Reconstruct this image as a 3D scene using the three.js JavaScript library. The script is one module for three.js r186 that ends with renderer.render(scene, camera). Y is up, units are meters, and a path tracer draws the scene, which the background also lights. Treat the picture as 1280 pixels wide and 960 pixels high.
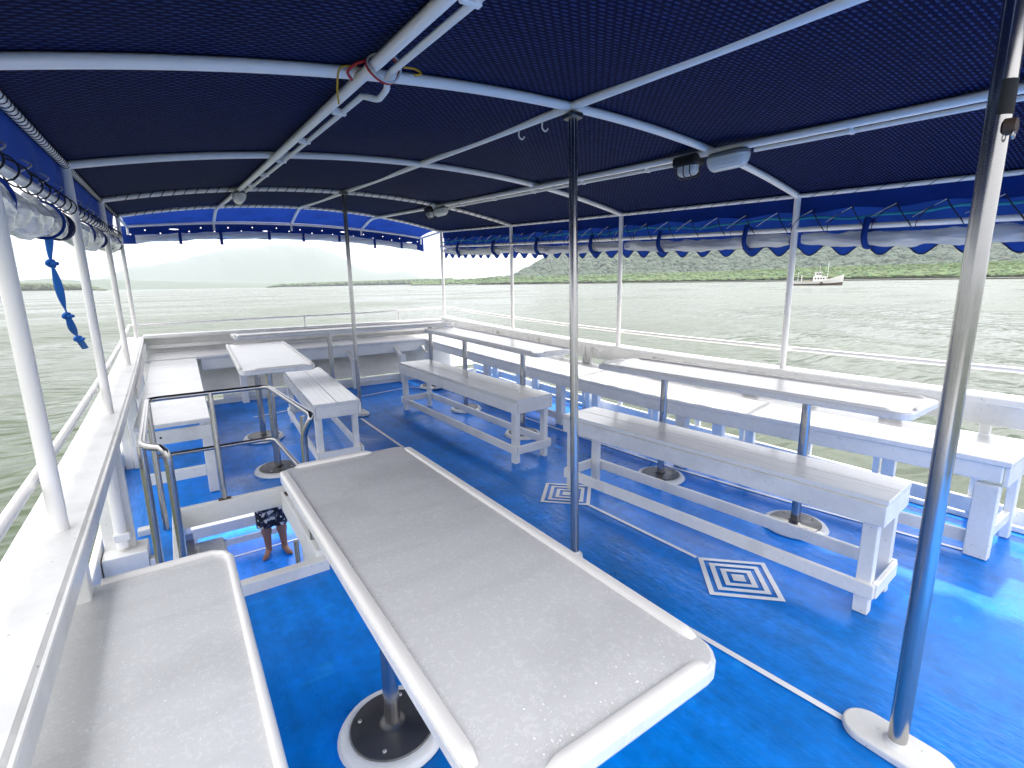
import * as THREE from 'three';
import { mergeGeometries, mergeVertices, toCreasedNormals } from 'three/addons/utils/BufferGeometryUtils.js';
import { MarchingCubes } from 'three/addons/objects/MarchingCubes.js';

// ---------------------------------------------------------------- camera, sky, sun, exposure
const scene = new THREE.Scene();
const V = (x, y, z) => new THREE.Vector3(x, y, z);
const FOV = 74.96, YAW = 0.5951, PITCH = 0.1984, ROLL = -0.0155;
const camera = new THREE.PerspectiveCamera(FOV, 4 / 3, 0.05, 40000);
camera.position.set(0, 1.4, 0);
camera.lookAt(Math.sin(YAW) * Math.cos(PITCH), 1.4 - Math.sin(PITCH), -Math.cos(YAW) * Math.cos(PITCH));
camera.rotateZ(ROLL);
camera.updateMatrixWorld(true);

const renderer = new THREE.WebGLRenderer({ antialias: true });
renderer.toneMapping = THREE.LinearToneMapping;
renderer.toneMappingExposure = 2.92;
renderer.shadowMap.enabled = true;

const SUN_DIR = V(0.68, 1.0, -0.14).normalize();
const sun = new THREE.DirectionalLight(new THREE.Color(1, 0.965, 0.9), 2.0);
sun.position.copy(SUN_DIR).multiplyScalar(30);
sun.castShadow = true; sun.shadow.radius = 4; sun.shadow.mapSize.set(2048, 2048);
Object.assign(sun.shadow.camera, { left: -12, right: 12, top: 12, bottom: -12, near: 1, far: 80 });
scene.add(sun, sun.target);

// seeded noise
function rng(a) { return () => { a |= 0; a = a + 0x6D2B79F5 | 0; let t = Math.imul(a ^ a >>> 15, 1 | a); t = t + Math.imul(t ^ t >>> 7, 61 | t) ^ t; return ((t ^ t >>> 14) >>> 0) / 4294967296; }; }
const h2 = (x, y, s) => { let n = Math.imul(x, 374761393) + Math.imul(y, 668265263) + Math.imul(s, 974711); n = Math.imul(n ^ n >>> 13, 1274126177); return ((n ^ n >>> 16) >>> 0) / 4294967296; };
function vn(x, y, px, py, s) {           // value noise that repeats after px, py cells
  const xi = Math.floor(x), yi = Math.floor(y), fx = x - xi, fy = y - yi, m = (a, p) => ((a % p) + p) % p;
  const u = fx * fx * (3 - 2 * fx), v = fy * fy * (3 - 2 * fy), x0 = m(xi, px), x1 = m(xi + 1, px), y0 = m(yi, py), y1 = m(yi + 1, py);
  const a = h2(x0, y0, s), b = h2(x1, y0, s), c = h2(x0, y1, s), d = h2(x1, y1, s);
  return a + (b - a) * u + (c - a) * v + (a - b - c + d) * u * v;
}
function fbm(u, v, cx, cy, oct, s) { let t = 0, a = 0.5, n = 0; for (let i = 0; i < oct; i++) { t += a * vn(u * cx, v * cy, cx, cy, s + i); n += a; a *= 0.5; cx *= 2; cy *= 2; } return t / n; }
const cl = (x, a = 0, b = 1) => Math.min(b, Math.max(a, x));
const ss = (a, b, x) => { const t = cl((x - a) / (b - a)); return t * t * (3 - 2 * t); };

// bright overcast sky: thin cloud, brighter overhead and towards the veiled sun
{
  const W = 512, Hh = 256, d = new Float32Array(W * Hh * 4), dir = V(0, 0, 0);
  for (let j = 0; j < Hh; j++) for (let i = 0; i < W; i++) {
    const lat = ((j + 0.5) / Hh - 0.5) * Math.PI, lon = ((i + 0.5) / W - 0.5) * 2 * Math.PI;
    dir.set(Math.cos(lat) * Math.cos(lon), Math.sin(lat), Math.cos(lat) * Math.sin(lon));
    const e = Math.max(0, Math.sin(lat)), c = fbm(i / W, j / Hh, 8, 8, 5, 3) - 0.5;
    const sg = Math.pow(Math.max(0, dir.dot(SUN_DIR)), 6);
    const side = 0.80 + 0.26 * (Math.cos(lat) * (dir.x * SUN_DIR.x + dir.z * SUN_DIR.z) / Math.hypot(SUN_DIR.x, SUN_DIR.z) / Math.max(1e-3, Math.cos(lat)) + 1) / 2;
    let L = side * 0.52 * (1 + 2 * e) * (1 + 0.22 * c * ss(0.0, 0.35, e)) + 0.55 * sg;
    const k = (j * W + i) * 4;
    d[k] = L * 0.985; d[k + 1] = L * 0.99; d[k + 2] = L * 1.03; d[k + 3] = 1;
  }
  const t = new THREE.DataTexture(d, W, Hh, THREE.RGBAFormat, THREE.FloatType);
  t.mapping = THREE.EquirectangularReflectionMapping; t.magFilter = THREE.LinearFilter; t.minFilter = THREE.LinearFilter; t.needsUpdate = true;
  scene.background = t; scene.environment = t; scene.environmentIntensity = 1;
}
scene.fog = new THREE.FogExp2(0xe6ecf4, 0.000055);

// ---------------------------------------------------------------- naming helpers
const used = new Map();
function numbered(n) { const k = used.get(n) || 0; used.set(n, k + 1); return k ? n + '_' + String(k).padStart(3, '0') : n; }
function tag(o, label, category, group) { o.userData.label = label; o.userData.category = category; if (group) o.userData.group = group; return o; }
function thing(name, label, category, pos = [0, 0, 0], group) { const g = new THREE.Group(); g.name = numbered(name); g.position.set(...pos); scene.add(g); return tag(g, label, category, group); }
function part(name, geo, mat, parent) { const m = new THREE.Mesh(geo, mat); m.name = parent === scene ? numbered(name) : name; m.castShadow = m.receiveShadow = true; parent.add(m); return m; }
function structure(name, geo, mat) { const m = part(name, geo, mat, scene); m.userData.kind = 'structure'; return m; }

// ---------------------------------------------------------------- textures and materials
function tex(w, h, fn, { srgb = false, rx = 1, ry = 1 } = {}) {
  const d = new Uint8Array(w * h * 4);
  for (let j = 0; j < h; j++) for (let i = 0; i < w; i++) { const c = fn(i / w, j / h, i, j), k = (j * w + i) * 4; if (typeof c === 'number') { d[k] = d[k + 1] = d[k + 2] = cl(c) * 255; } else { d[k] = cl(c[0]) * 255; d[k + 1] = cl(c[1]) * 255; d[k + 2] = cl(c[2]) * 255; } d[k + 3] = 255; }
  const t = new THREE.DataTexture(d, w, h, THREE.RGBAFormat); t.wrapS = t.wrapT = THREE.RepeatWrapping; t.magFilter = THREE.LinearFilter; t.minFilter = THREE.LinearMipmapLinearFilter; t.generateMipmaps = true;
  if (srgb) t.colorSpace = THREE.SRGBColorSpace; t.repeat.set(rx, ry); t.needsUpdate = true; return t;
}
const C = (r, g, b) => new THREE.Color().setRGB(r, g, b);
// white gloss paint: faint grubby patches, specks and roller texture (tile of 1 m)
const paintMap = tex(512, 512, (u, v, i, j) => {
  const a = fbm(u, v, 4, 4, 5, 11), b = fbm(u, v, 60, 60, 2, 5), sp = h2(i >> 1, j >> 1, 77) > 0.9985 ? 0.25 : 0;
  const g = 0.965 - 0.05 * ss(0.52, 0.75, a) - 0.03 * b - sp; return [g, g * 0.997, g * 0.985];
}, { srgb: true });
const paintBump = tex(256, 256, (u, v) => 0.6 * fbm(u, v, 40, 40, 3, 21) + 0.4 * fbm(u, v, 8, 8, 3, 22));
const grainBump = tex(256, 256, (u, v) => fbm(u, v, 64, 3, 4, 31) * 0.8 + 0.2 * fbm(u, v, 30, 30, 2, 32));
const grainMap = tex(512, 512, (u, v, i, j) => { const a = fbm(u, v, 90, 3, 3, 41), b = fbm(u, v, 5, 3, 4, 42); const g = 0.955 - 0.06 * ss(0.5, 0.78, a) - 0.04 * ss(0.5, 0.8, b); return [g, g, g * 0.99]; }, { srgb: true });
const topMap = tex(1024, 1024, (u, v, i, j) => {       // salt-speckled, sprayed table tops
  const a = fbm(u, v, 5, 5, 5, 51), b = h2(i, j, 52), c = fbm(u, v, 3, 16, 4, 53), m = fbm(u, v, 160, 160, 2, 54);
  let g = 0.955 - 0.04 * ss(0.45, 0.75, a) - 0.05 * b - 0.02 * ss(0.55, 0.8, c) + 0.03 * (m > 0.66); return [g, g, g];
}, { srgb: true });
const white = new THREE.MeshPhysicalMaterial({ color: C(0.92, 0.92, 0.915), map: paintMap, bumpMap: paintBump, bumpScale: 0.0012, roughness: 0.38 });
const whiteGrain = new THREE.MeshPhysicalMaterial({ color: C(0.90, 0.90, 0.90), map: grainMap, bumpMap: grainBump, bumpScale: 0.0007, roughness: 0.22, clearcoat: 0.4, clearcoatRoughness: 0.1 });
const whiteTop = new THREE.MeshPhysicalMaterial({ color: C(0.92, 0.915, 0.91), map: topMap, bumpMap: paintBump, bumpScale: 0.0007, roughness: 0.26, clearcoat: 0.3, clearcoatRoughness: 0.12 });
const whitePipe = new THREE.MeshPhysicalMaterial({ color: C(0.90, 0.875, 0.84), roughness: 0.3 });
const conduitWhite = new THREE.MeshPhysicalMaterial({ color: C(0.82, 0.80, 0.77), roughness: 0.45 });
const steelBump = tex(128, 128, (u, v) => fbm(u, v, 4, 64, 3, 61));
const steel = new THREE.MeshPhysicalMaterial({ color: C(0.44, 0.43, 0.42), metalness: 1, roughness: 0.2, bumpMap: steelBump, bumpScale: 0.0004 });
const steelPlate = new THREE.MeshPhysicalMaterial({ color: C(0.17, 0.165, 0.16), metalness: 1, roughness: 0.55, roughnessMap: tex(256, 256, (u, v) => 0.6 + 0.4 * fbm(u, v, 8, 8, 4, 62)) });
const rust = new THREE.MeshStandardMaterial({ color: C(0.10, 0.06, 0.035), roughness: 0.7 });
const black = new THREE.MeshStandardMaterial({ color: C(0.012, 0.012, 0.014), roughness: 0.5 });
const cordBlack = new THREE.MeshStandardMaterial({ color: C(0.02, 0.02, 0.025), roughness: 0.8 });
const cordWhite = new THREE.MeshStandardMaterial({ color: C(0.55, 0.57, 0.58), roughness: 0.8 });
const cordCyan = new THREE.MeshStandardMaterial({ color: C(0.03, 0.33, 0.48), roughness: 0.7 });
const strapBlue = new THREE.MeshStandardMaterial({ color: C(0.01, 0.13, 0.50), roughness: 0.8, side: THREE.DoubleSide });
const navyStrap = new THREE.MeshStandardMaterial({ color: C(0.008, 0.014, 0.06), roughness: 0.85, side: THREE.DoubleSide });
// roof: navy cloth backed with a coarse knitted net (cells of about 22 x 12 mm)
const NETW = 0.56, NETH = 0.30;
const netCell = (u, v) => { const r = Math.floor(v * 16), x = u * 16 + (r & 1) * 0.5, fx = x - Math.floor(x) - 0.5, fy = v * 16 - r - 0.5; const e = (fx * fx) / 0.17 + (fy * fy) / 0.075; return 1 - ss(0.55, 1.15, e); };
const netMap = tex(512, 512, (u, v) => { const k = netCell(u, v), n = 0.8 + 0.4 * fbm(u, v, 32, 32, 2, 71); return [(0.02 + 0.145 * k) * n, (0.035 + 0.20 * k) * n, (0.20 + 0.22 * k) * n]; }, { srgb: true });
const netBump = tex(512, 512, (u, v) => netCell(u, v));
const roofNet = new THREE.MeshPhysicalMaterial({ color: C(1, 1, 1), map: netMap, bumpMap: netBump, bumpScale: 0.006, roughness: 0.8, specularIntensity: 0.25, side: THREE.DoubleSide });
const clothMap = tex(256, 256, (u, v) => { const g = 0.75 + 0.35 * fbm(u, v, 6, 6, 4, 81) - 0.15 * (((u * 64) % 1) > 0.5 ^ ((v * 64) % 1) > 0.5); return g; });
const canopyCloth = new THREE.MeshPhysicalMaterial({ color: C(0.012, 0.050, 0.30), map: clothMap, roughness: 0.9, specularIntensity: 0.3, transmission: 0.2, thickness: 0, side: THREE.DoubleSide });
const clearBump = tex(256, 256, (u, v) => fbm(u, v, 7, 3, 4, 91));
const clearRoll = new THREE.MeshPhysicalMaterial({ color: C(0.78, 0.80, 0.81), roughness: 0.18, bumpMap: clearBump, bumpScale: 0.03, transmission: 0.35, thickness: 0, side: THREE.DoubleSide });

// ---------------------------------------------------------------- geometry helpers
function mUV(g0, ox = 0, oy = 0) {                 // flat-shaded copy with uv in metres, by the axis a face looks along
  const g = g0.index ? g0.toNonIndexed() : g0; if (g0.userData.keepNormals !== true) g.computeVertexNormals();
  const p = g.attributes.position, uv = new Float32Array(p.count * 2), a = V(0, 0, 0), b = V(0, 0, 0), c = V(0, 0, 0);
  for (let i = 0; i < p.count; i += 3) {
    a.fromBufferAttribute(p, i); b.fromBufferAttribute(p, i + 1); c.fromBufferAttribute(p, i + 2);
    const n = b.clone().sub(a).cross(c.clone().sub(a)), ax = Math.abs(n.x), ay = Math.abs(n.y), az = Math.abs(n.z);
    [a, b, c].forEach((q, k) => { const o = (i + k) * 2; if (ay >= ax && ay >= az) { uv[o] = q.x + ox; uv[o + 1] = q.z + oy; } else if (ax >= az) { uv[o] = q.y + ox; uv[o + 1] = q.z + oy; } else { uv[o] = q.y + ox; uv[o + 1] = q.x + oy; } });
  }
  g.setAttribute('uv', new THREE.BufferAttribute(uv, 2)); return g;
}
let uvSeed = rng(5);
// chamfered box from min to max corner
function cbox(x0, x1, y0, y1, z0, z1, b = 0.004) {
  const w = Math.abs(x1 - x0), h = Math.abs(y1 - y0), d = Math.abs(z1 - z0); b = Math.min(b, w * 0.3, h * 0.3, d * 0.3);
  const g = sweepAxis(rectProfile(w, h, b), [-d / 2, -d / 2 + b, d / 2 - b, d / 2], [b, 0, 0, b], w, h);
  g.translate((x0 + x1) / 2, (y0 + y1) / 2, (z0 + z1) / 2); return mUV(g, uvSeed() * 3, uvSeed() * 3);
}
function rectProfile(w, h, b) { const X = w / 2, Y = h / 2; return [[X - b, -Y], [X, -Y + b], [X, Y - b], [X - b, Y], [-X + b, Y], [-X, Y - b], [-X, -Y + b], [-X + b, -Y]]; }
function sweepAxis(pr, zs, ins, w, h) {
  const pos = [], idx = [], n = pr.length;
  zs.forEach((z, k) => pr.forEach(([x, y]) => pos.push(x * (1 - 2 * ins[k] / w), y * (1 - 2 * ins[k] / h), z)));
  for (let k = 0; k < zs.length - 1; k++) for (let i = 0; i < n; i++) { const a = k * n + i, b = k * n + (i + 1) % n; idx.push(a, b, a + n, b, b + n, a + n); }
  const L = (zs.length - 1) * n; for (let i = 1; i < n - 1; i++) { idx.push(0, i + 1, i); idx.push(L, L + i, L + i + 1); }
  const g = new THREE.BufferGeometry(); g.setAttribute('position', new THREE.Float32BufferAttribute(pos, 3)); g.setIndex(idx); return g;
}
// a board that runs fore and aft and follows the sheer of the deck; profile is in (x, y)
const sh = z => { const d = Math.max(0, -z - 1.9); return 0.0045 * d * d; };
const shSlope = z => 0.009 * Math.max(0, -z - 1.9);
function boardZ(x0, x1, y0, y1, za, zb, { b = 0.004, dx = () => 0, dy = sh, n = 0 } = {}) {
  const w = x1 - x0, h = y1 - y0, pr = rectProfile(w, h, Math.min(b, w * 0.3, h * 0.3)), cx = (x0 + x1) / 2, cy = (y0 + y1) / 2;
  n = n || Math.max(1, Math.ceil(Math.abs(zb - za) / 0.45)); if (za > zb) [za, zb] = [zb, za];
  const zs = [za]; for (let i = 0; i <= n; i++) zs.push(za + b + (zb - za - 2 * b) * i / n); zs.push(zb);
  const ins = zs.map((_, i) => i === 0 || i === zs.length - 1 ? Math.min(b, w * 0.3, h * 0.3) : 0), g = sweepAxis(pr, zs, ins, w, h), p = g.attributes.position;
  for (let i = 0; i < p.count; i++) { const z = p.getZ(i); p.setXY(i, p.getX(i) + cx + dx(z), p.getY(i) + cy + dy(z)); }
  return mUV(g, uvSeed() * 3, uvSeed() * 3);
}
// straight square bar between two points
function bar(p, q, w, h, b = 0.003) { const L = p.distanceTo(q), g = sweepAxis(rectProfile(w, h, Math.min(b, w * 0.3, h * 0.3)), [-L / 2, L / 2], [0, 0], w, h); const m = new THREE.Matrix4().lookAt(q, p, Math.abs(q.y - p.y) > 0.9 * L ? V(0, 0, 1) : V(0, 1, 0)); m.setPosition(p.clone().add(q).multiplyScalar(0.5)); return mUV(g.applyMatrix4(m)); }
class Poly extends THREE.Curve { constructor(c) { super(); this.c = c; this.arcLengthDivisions = 400; } getPoint(t, o = V(0, 0, 0)) { return this.c.getPointAt(t, o); } }
function tube(pts, r, { corner = 0, seg = 0, rad = 10, smooth = false, closed = false } = {}) {
  let curve;
  if (smooth) curve = new THREE.CatmullRomCurve3(pts, closed);
  else {
    curve = new THREE.CurvePath(); let last = pts[0];
    for (let i = 1; i < pts.length; i++) {
      const p = pts[i];
      if (i < pts.length - 1 && corner) { const a = p.clone().sub(last).setLength(Math.min(corner, p.distanceTo(last) * 0.45)), n = pts[i + 1].clone().sub(p).setLength(Math.min(corner, p.distanceTo(pts[i + 1]) * 0.45)); const s = p.clone().sub(a), e = p.clone().add(n); curve.add(new THREE.LineCurve3(last, s)); curve.add(new THREE.QuadraticBezierCurve3(s, p, e)); last = e; }
      else { curve.add(new THREE.LineCurve3(last, p)); last = p; }
    }
    curve = new Poly(curve);
  }
  const n = seg || (pts.length === 2 ? 1 : Math.min(160, pts.length * 10)), g = new THREE.TubeGeometry(curve, n, r, rad, closed);
  if (closed) return g;
  const caps = [];                                     // close both ends
  for (const t of [0, 1]) { const p = curve.getPointAt(t), d = curve.getTangentAt(t).multiplyScalar(t ? 1 : -1), c = new THREE.CircleGeometry(r, rad); c.applyQuaternion(new THREE.Quaternion().setFromUnitVectors(V(0, 0, 1), d)); c.translate(p.x, p.y, p.z); caps.push(c); }
  return mergeGeometries([g, ...caps]);
}
const rod = (p, q, r, rad = 10) => tube([p, q], r, { rad });
const cyl = (x, y0, y1, z, r0, r1 = r0, rad = 28) => { const g = new THREE.CylinderGeometry(r1, r0, y1 - y0, rad); g.translate(x, (y0 + y1) / 2, z); return g; };
function lathe(pts, rad = 36) { return new THREE.LatheGeometry(pts.map(p => new THREE.Vector2(...p)), rad); }
function flatFrom(pts, thick, bev = 0) { const s = new THREE.Shape(pts.map(p => new THREE.Vector2(p[0], -p[1]))); const g = new THREE.ExtrudeGeometry(s, { depth: thick - 2 * bev, bevelEnabled: bev > 0, bevelThickness: bev, bevelSize: bev, bevelOffset: -bev, bevelSegments: 2, curveSegments: 8 }); g.rotateX(-Math.PI / 2); g.translate(0, bev, 0); return mUV(g, uvSeed() * 2, uvSeed() * 2); }   // outline in (x, z), bottom at y = 0
function grid(nu, nv, fn, uvfn) { const pos = [], uv = [], idx = []; for (let j = 0; j <= nv; j++) for (let i = 0; i <= nu; i++) { const p = fn(i / nu, j / nv); pos.push(p[0], p[1], p[2]); const t = uvfn ? uvfn(i / nu, j / nv, p) : [i / nu, j / nv]; uv.push(t[0], t[1]); } for (let j = 0; j < nv; j++) for (let i = 0; i < nu; i++) { const a = j * (nu + 1) + i; idx.push(a, a + 1, a + nu + 1, a + 1, a + nu + 2, a + nu + 1); } const g = new THREE.BufferGeometry(); g.setAttribute('position', new THREE.Float32BufferAttribute(pos, 3)); g.setAttribute('uv', new THREE.Float32BufferAttribute(uv, 2)); g.setIndex(idx); g.computeVertexNormals(); return g; }
const settle = (o, x, z, y = 0) => { o.position.set(x, sh(z) + y, z); o.rotation.x = shSlope(z); return o; };

// ---------------------------------------------------------------- water, shores and hills
const SEA = -3.3;
const horizonDir = u => { const f = 480 / Math.tan(FOV * Math.PI / 360), v = 353 - (u - 640) * 0.0131; const d = V((u - 640) / f, -(v - 480) / f, -1).applyQuaternion(camera.quaternion); d.y = 0; return d.normalize(); };
{
  const N = 1024, hf = new Float32Array(N * N);       // a tile of 48 m of wind ripples, as surface normals
  for (let j = 0; j < N; j++) for (let i = 0; i < N; i++) { const u = i / N, v = j / N, w1 = 0.03 * (fbm(u, v, 3, 3, 2, 110) - 0.5); let h = 0; const O = [[7, 16, 0.30], [14, 34, 0.26], [28, 70, 0.22], [60, 140, 0.15], [110, 250, 0.08]]; O.forEach(([cx, cy, a], k) => { const n = vn((u + w1) * cx, (v + w1) * cy, cx, cy, 101 + k); h += a * (k < 3 ? 1 - Math.abs(2 * n - 1) : n); }); hf[j * N + i] = h; }
  const px = 48 / N, at = (i, j) => hf[((j + N) % N) * N + (i + N) % N];
  const waterNormal = tex(N, N, (u, v, i, j) => { const sx = (at(i + 1, j) - at(i - 1, j)) / (2 * px), sy = (at(i, j + 1) - at(i, j - 1)) / (2 * px), n = V(-sx, -sy, 1).normalize(); return [n.x * 0.5 + 0.5, n.y * 0.5 + 0.5, n.z * 0.5 + 0.5]; });
  waterNormal.repeat.set(1 / 48, 1 / 48);
  const waterCol = tex(512, 512, (u, v) => { const a = fbm(u, v, 5, 5, 5, 103); return [0.188 + 0.04 * a, 0.224 + 0.04 * a, 0.158 + 0.03 * a]; }, { srgb: true }); waterCol.repeat.set(1 / 90, 1 / 90);
  const waterPatch = tex(256, 256, (u, v) => 0.36 + 0.40 * ss(0.35, 0.68, fbm(u, v, 4, 9, 4, 105))); waterPatch.repeat.set(1 / 160, 1 / 160);
  const water = new THREE.MeshPhysicalMaterial({ color: C(1, 1, 1), map: waterCol, roughness: 0.40, roughnessMap: waterPatch, ior: 1.33, specularIntensity: 0.5, normalMap: waterNormal, normalScale: new THREE.Vector2(0.42, 0.42) });
  const na = 900, pos = [0, SEA, 0], uv = [0, 0], idx = [], rs = []; for (let r = 1.5; r < 26000; r *= 1.026) rs.push(r); rs.push(26000);
  const waves = []; const R = rng(9); for (let k = 0; k < 26; k++) { const lam = 0.7 * Math.pow(1.16, k * 0.72), th = 0.5 + (R() - 0.5) * 1.5; waves.push([2 * Math.PI / lam * Math.cos(th), 2 * Math.PI / lam * Math.sin(th), 0.0065 * Math.pow(lam, 0.8), R() * 6.28, lam]); }
  const wave = (x, z, r) => { let y = 0; const cell = Math.max(r * 0.026, r * 0.007); for (const [kx, kz, a, p, lam] of waves) { const f = ss(2, 4, lam / cell); if (f > 0) { const s = Math.sin(kx * x + kz * z + p); y += f * a * (s + 0.25 * s * s); } } return y; };
  for (const r of rs) for (let i = 0; i < na; i++) { const t = i / na * 2 * Math.PI, x = r * Math.cos(t), z = r * Math.sin(t); pos.push(x, SEA + wave(x, z, r), z); uv.push(x, z); }
  for (let i = 0; i < na; i++) idx.push(0, 1 + (i + 1) % na, 1 + i);
  for (let k = 0; k < rs.length - 1; k++) for (let i = 0; i < na; i++) { const a = 1 + k * na + i, b = 1 + k * na + (i + 1) % na; idx.push(a, b, a + na, b, b + na, a + na); }
  const g = new THREE.BufferGeometry(); g.setAttribute('position', new THREE.Float32BufferAttribute(pos, 3)); g.setAttribute('uv', new THREE.Float32BufferAttribute(uv, 2)); g.setIndex(idx); g.computeVertexNormals();
  const w = structure('water', g, water); w.userData.label = 'rippled grey green water of a wide estuary';
}
const interp = (tab, u) => { if (u <= tab[0][0]) return tab[0][1]; for (let i = 1; i < tab.length; i++) if (u <= tab[i][0]) { const t = (u - tab[i - 1][0]) / (tab[i][0] - tab[i - 1][0]); return tab[i - 1][1] + (tab[i][1] - tab[i - 1][1]) * t; } return tab[tab.length - 1][1]; };
// a range of hills: u is the bearing (as a column of the photograph), dist(u) the shore, rise(u) the ridge height in metres
function hillRange(name, label, u0, u1, nu, dist, depth, rise, mat, seed, rough) {
  const nv = 26, hgt = (a, t) => { const u = u0 + (u1 - u0) * a; const p = t < 0.62 ? Math.pow(ss(0, 0.66, t), 0.9) : 1 - ss(0.62, 1.0, t); return SEA - 2 + (rise(u) + 3) * p * (1 - rough * 0.5 + rough * fbm(a, t, Math.round(nu / 6), 7, 4, seed)); };
  const g = grid(nu, nv, (a, t) => { const u = u0 + (u1 - u0) * a, d = horizonDir(u), r = dist(u) + depth * t; return [d.x * r, hgt(a, t), d.z * r]; });
  const m = structure(name, g, mat); m.userData.label = label; return { u0, u1, dist, depth, hgt };
}
const forestFloor = new THREE.MeshStandardMaterial({ color: C(0.030, 0.055, 0.018), roughness: 1, side: THREE.DoubleSide });
const farHill = new THREE.MeshStandardMaterial({ color: C(0.045, 0.065, 0.035), roughness: 1, side: THREE.DoubleSide });
const clump = (() => { const g = new THREE.IcosahedronGeometry(1, 2), p = g.attributes.position; for (let i = 0; i < p.count; i++) { const v = V(p.getX(i), p.getY(i), p.getZ(i)); const k = 0.72 + 0.5 * vn(v.x * 2.7 + 9, v.y * 2.7 + v.z * 3.1 + 9, 64, 64, 7); v.multiplyScalar(k); p.setXYZ(i, v.x, v.y * 0.8 + 0.35, v.z); } g.computeVertexNormals(); return g; })();
const leafy = new THREE.MeshStandardMaterial({ color: C(1, 1, 1), roughness: 0.9 });
function forest(name, label, list) {
  const im = new THREE.InstancedMesh(clump, leafy, list.length), m = new THREE.Matrix4(), q = new THREE.Quaternion(), R = rng(list.length);
  list.forEach(([x, y, z, w, h, col], i) => { q.setFromAxisAngle(V(0, 1, 0), R() * 6.28); m.compose(V(x, y, z), q, V(w * (0.8 + 0.4 * R()), h, w * (0.8 + 0.4 * R()))); im.setMatrixAt(i, m); im.setColorAt(i, col); });
  im.name = name; im.userData = { kind: 'stuff', label, category: 'forest' }; scene.add(im);
}
{
  const pxm = (px, d) => px * d / 626 * 1.0;     // height in metres of px pixels at distance d
  // green hill on the starboard side
  const hd = u => 2300, ridge = [[600, 1], [640, 4], [655, 12], [670, 19], [690, 28], [720, 35], [760, 41], [820, 44], [900, 45], [960, 47], [1000, 50], [1050, 46], [1085, 40], [1125, 38], [1150, 41], [1192, 36], [1222, 33], [1247, 34], [1280, 44], [1340, 50], [1420, 44]];
  const H1 = hillRange('wooded_hill', 'long forested hill rising behind the mangrove shore', 600, 1420, 240, hd, 1500, u => pxm(interp(ridge, u), hd(u) + 900) * Math.hypot(1, (u - 640) / 626) ** 0 , forestFloor, 201, 0.35);
  const R = rng(31), list = [];
  for (let k = 0; k < 15000; k++) { const a = R(), t = Math.pow(R(), 0.8) * 0.72, u = 600 + 820 * a, d = horizonDir(u), r = hd(u) + 1500 * t, y = H1.hgt(a, t); if (y < SEA + 1) continue; const s = 13 + 14 * R() * R(), b = 0.8 + 0.4 * R(), warm = R(); list.push([d.x * r, y + s * 0.1, d.z * r, s, s * (0.75 + 0.5 * R()), C(0.027 * b + 0.010 * (warm > 0.85), 0.050 * b, 0.024 * b)]); }
  forest('hill_forest', 'dense rainforest covering the hill across the water', list);
  // mangrove belt along the shore
  const md = u => interp([[520, 2600], [640, 1900], [760, 1500], [960, 1200], [1280, 1050], [1420, 1000]], u), mh = u => interp([[520, 4], [600, 7], [640, 8], [760, 9], [900, 10], [1000, 12], [1280, 13], [1420, 13]], u);
  const list2 = [], G = rng(33);
  for (let k = 0; k < 9000; k++) { const u = 515 + 905 * Math.pow(G(), 0.9), d = horizonDir(u), dep = G(), D0 = md(u), top = pxm(mh(u), D0), r = D0 + 15 + dep * 160, hgt = top * (0.35 + 0.65 * Math.min(1, dep * 1.6)) * (0.75 + 0.4 * G()); const s = 3.2 + 5.5 * G() * (D0 / 1100), b = 0.7 + 0.7 * G(), gg = G(); list2.push([d.x * r, SEA + hgt * 0.62, d.z * r, s * 1.15, hgt * 0.46, C((0.034 + 0.020 * gg) * b, (0.075 + 0.008 * gg) * b, 0.016 * b)]); }
  forest('mangrove_belt', 'bright green mangrove trees lining the far shore', list2);
  const mud = grid(200, 2, (a, t) => { const u = 505 + 920 * a, d = horizonDir(u), r = md(u) - 6 + t * 230; return [d.x * r, SEA + 0.35 + 0.9 * t, d.z * r]; }); structure('mud_bank', mud, new THREE.MeshStandardMaterial({ color: C(0.10, 0.075, 0.045), roughness: 1, side: THREE.DoubleSide })).userData.label = 'brown mud bank under the mangroves';
  // low wooded point ahead and the shore to port
  const list3 = [], P = rng(35);
  for (let k = 0; k < 2600; k++) { const u = 335 + 230 * P(), d = horizonDir(u), D0 = 3600, r = D0 + P() * 160, top = pxm(interp([[335, 1.2], [350, 3.5], [380, 4], [450, 5], [520, 6], [570, 6.5]], u), D0) * (0.6 + 0.5 * P()), b = 0.7 + 0.6 * P(); list3.push([d.x * r, SEA + top * 0.55, d.z * r, 11 + 8 * P(), top * 0.55, C(0.055 * b, 0.085 * b, 0.03 * b)]); }
  for (let k = 0; k < 2600; k++) { const u = -60 + 190 * P(), d = horizonDir(u), D0 = 2700, r = D0 + P() * 160, top = pxm(interp([[-60, 6], [60, 6], [100, 5], [115, 3.5], [130, 1]], u), D0) * (0.6 + 0.5 * P()), b = 0.7 + 0.6 * P(); list3.push([d.x * r, SEA + top * 0.55, d.z * r, 8 + 7 * P(), top * 0.55, C(0.055 * b, 0.075 * b, 0.03 * b)]); }
  forest('low_shore_forest', 'thin line of trees on the low shores ahead', list3);
  hillRange('low_hills', 'low blue grey hills beyond the port shore', -150, 400, 120, () => 5200, 1600, u => pxm(interp([[-150, 9], [30, 10], [70, 11.5], [110, 10], [170, 9], [210, 7.5], [260, 7], [320, 5], [400, 3]], u), 6000), farHill, 203, 0.35);
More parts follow.
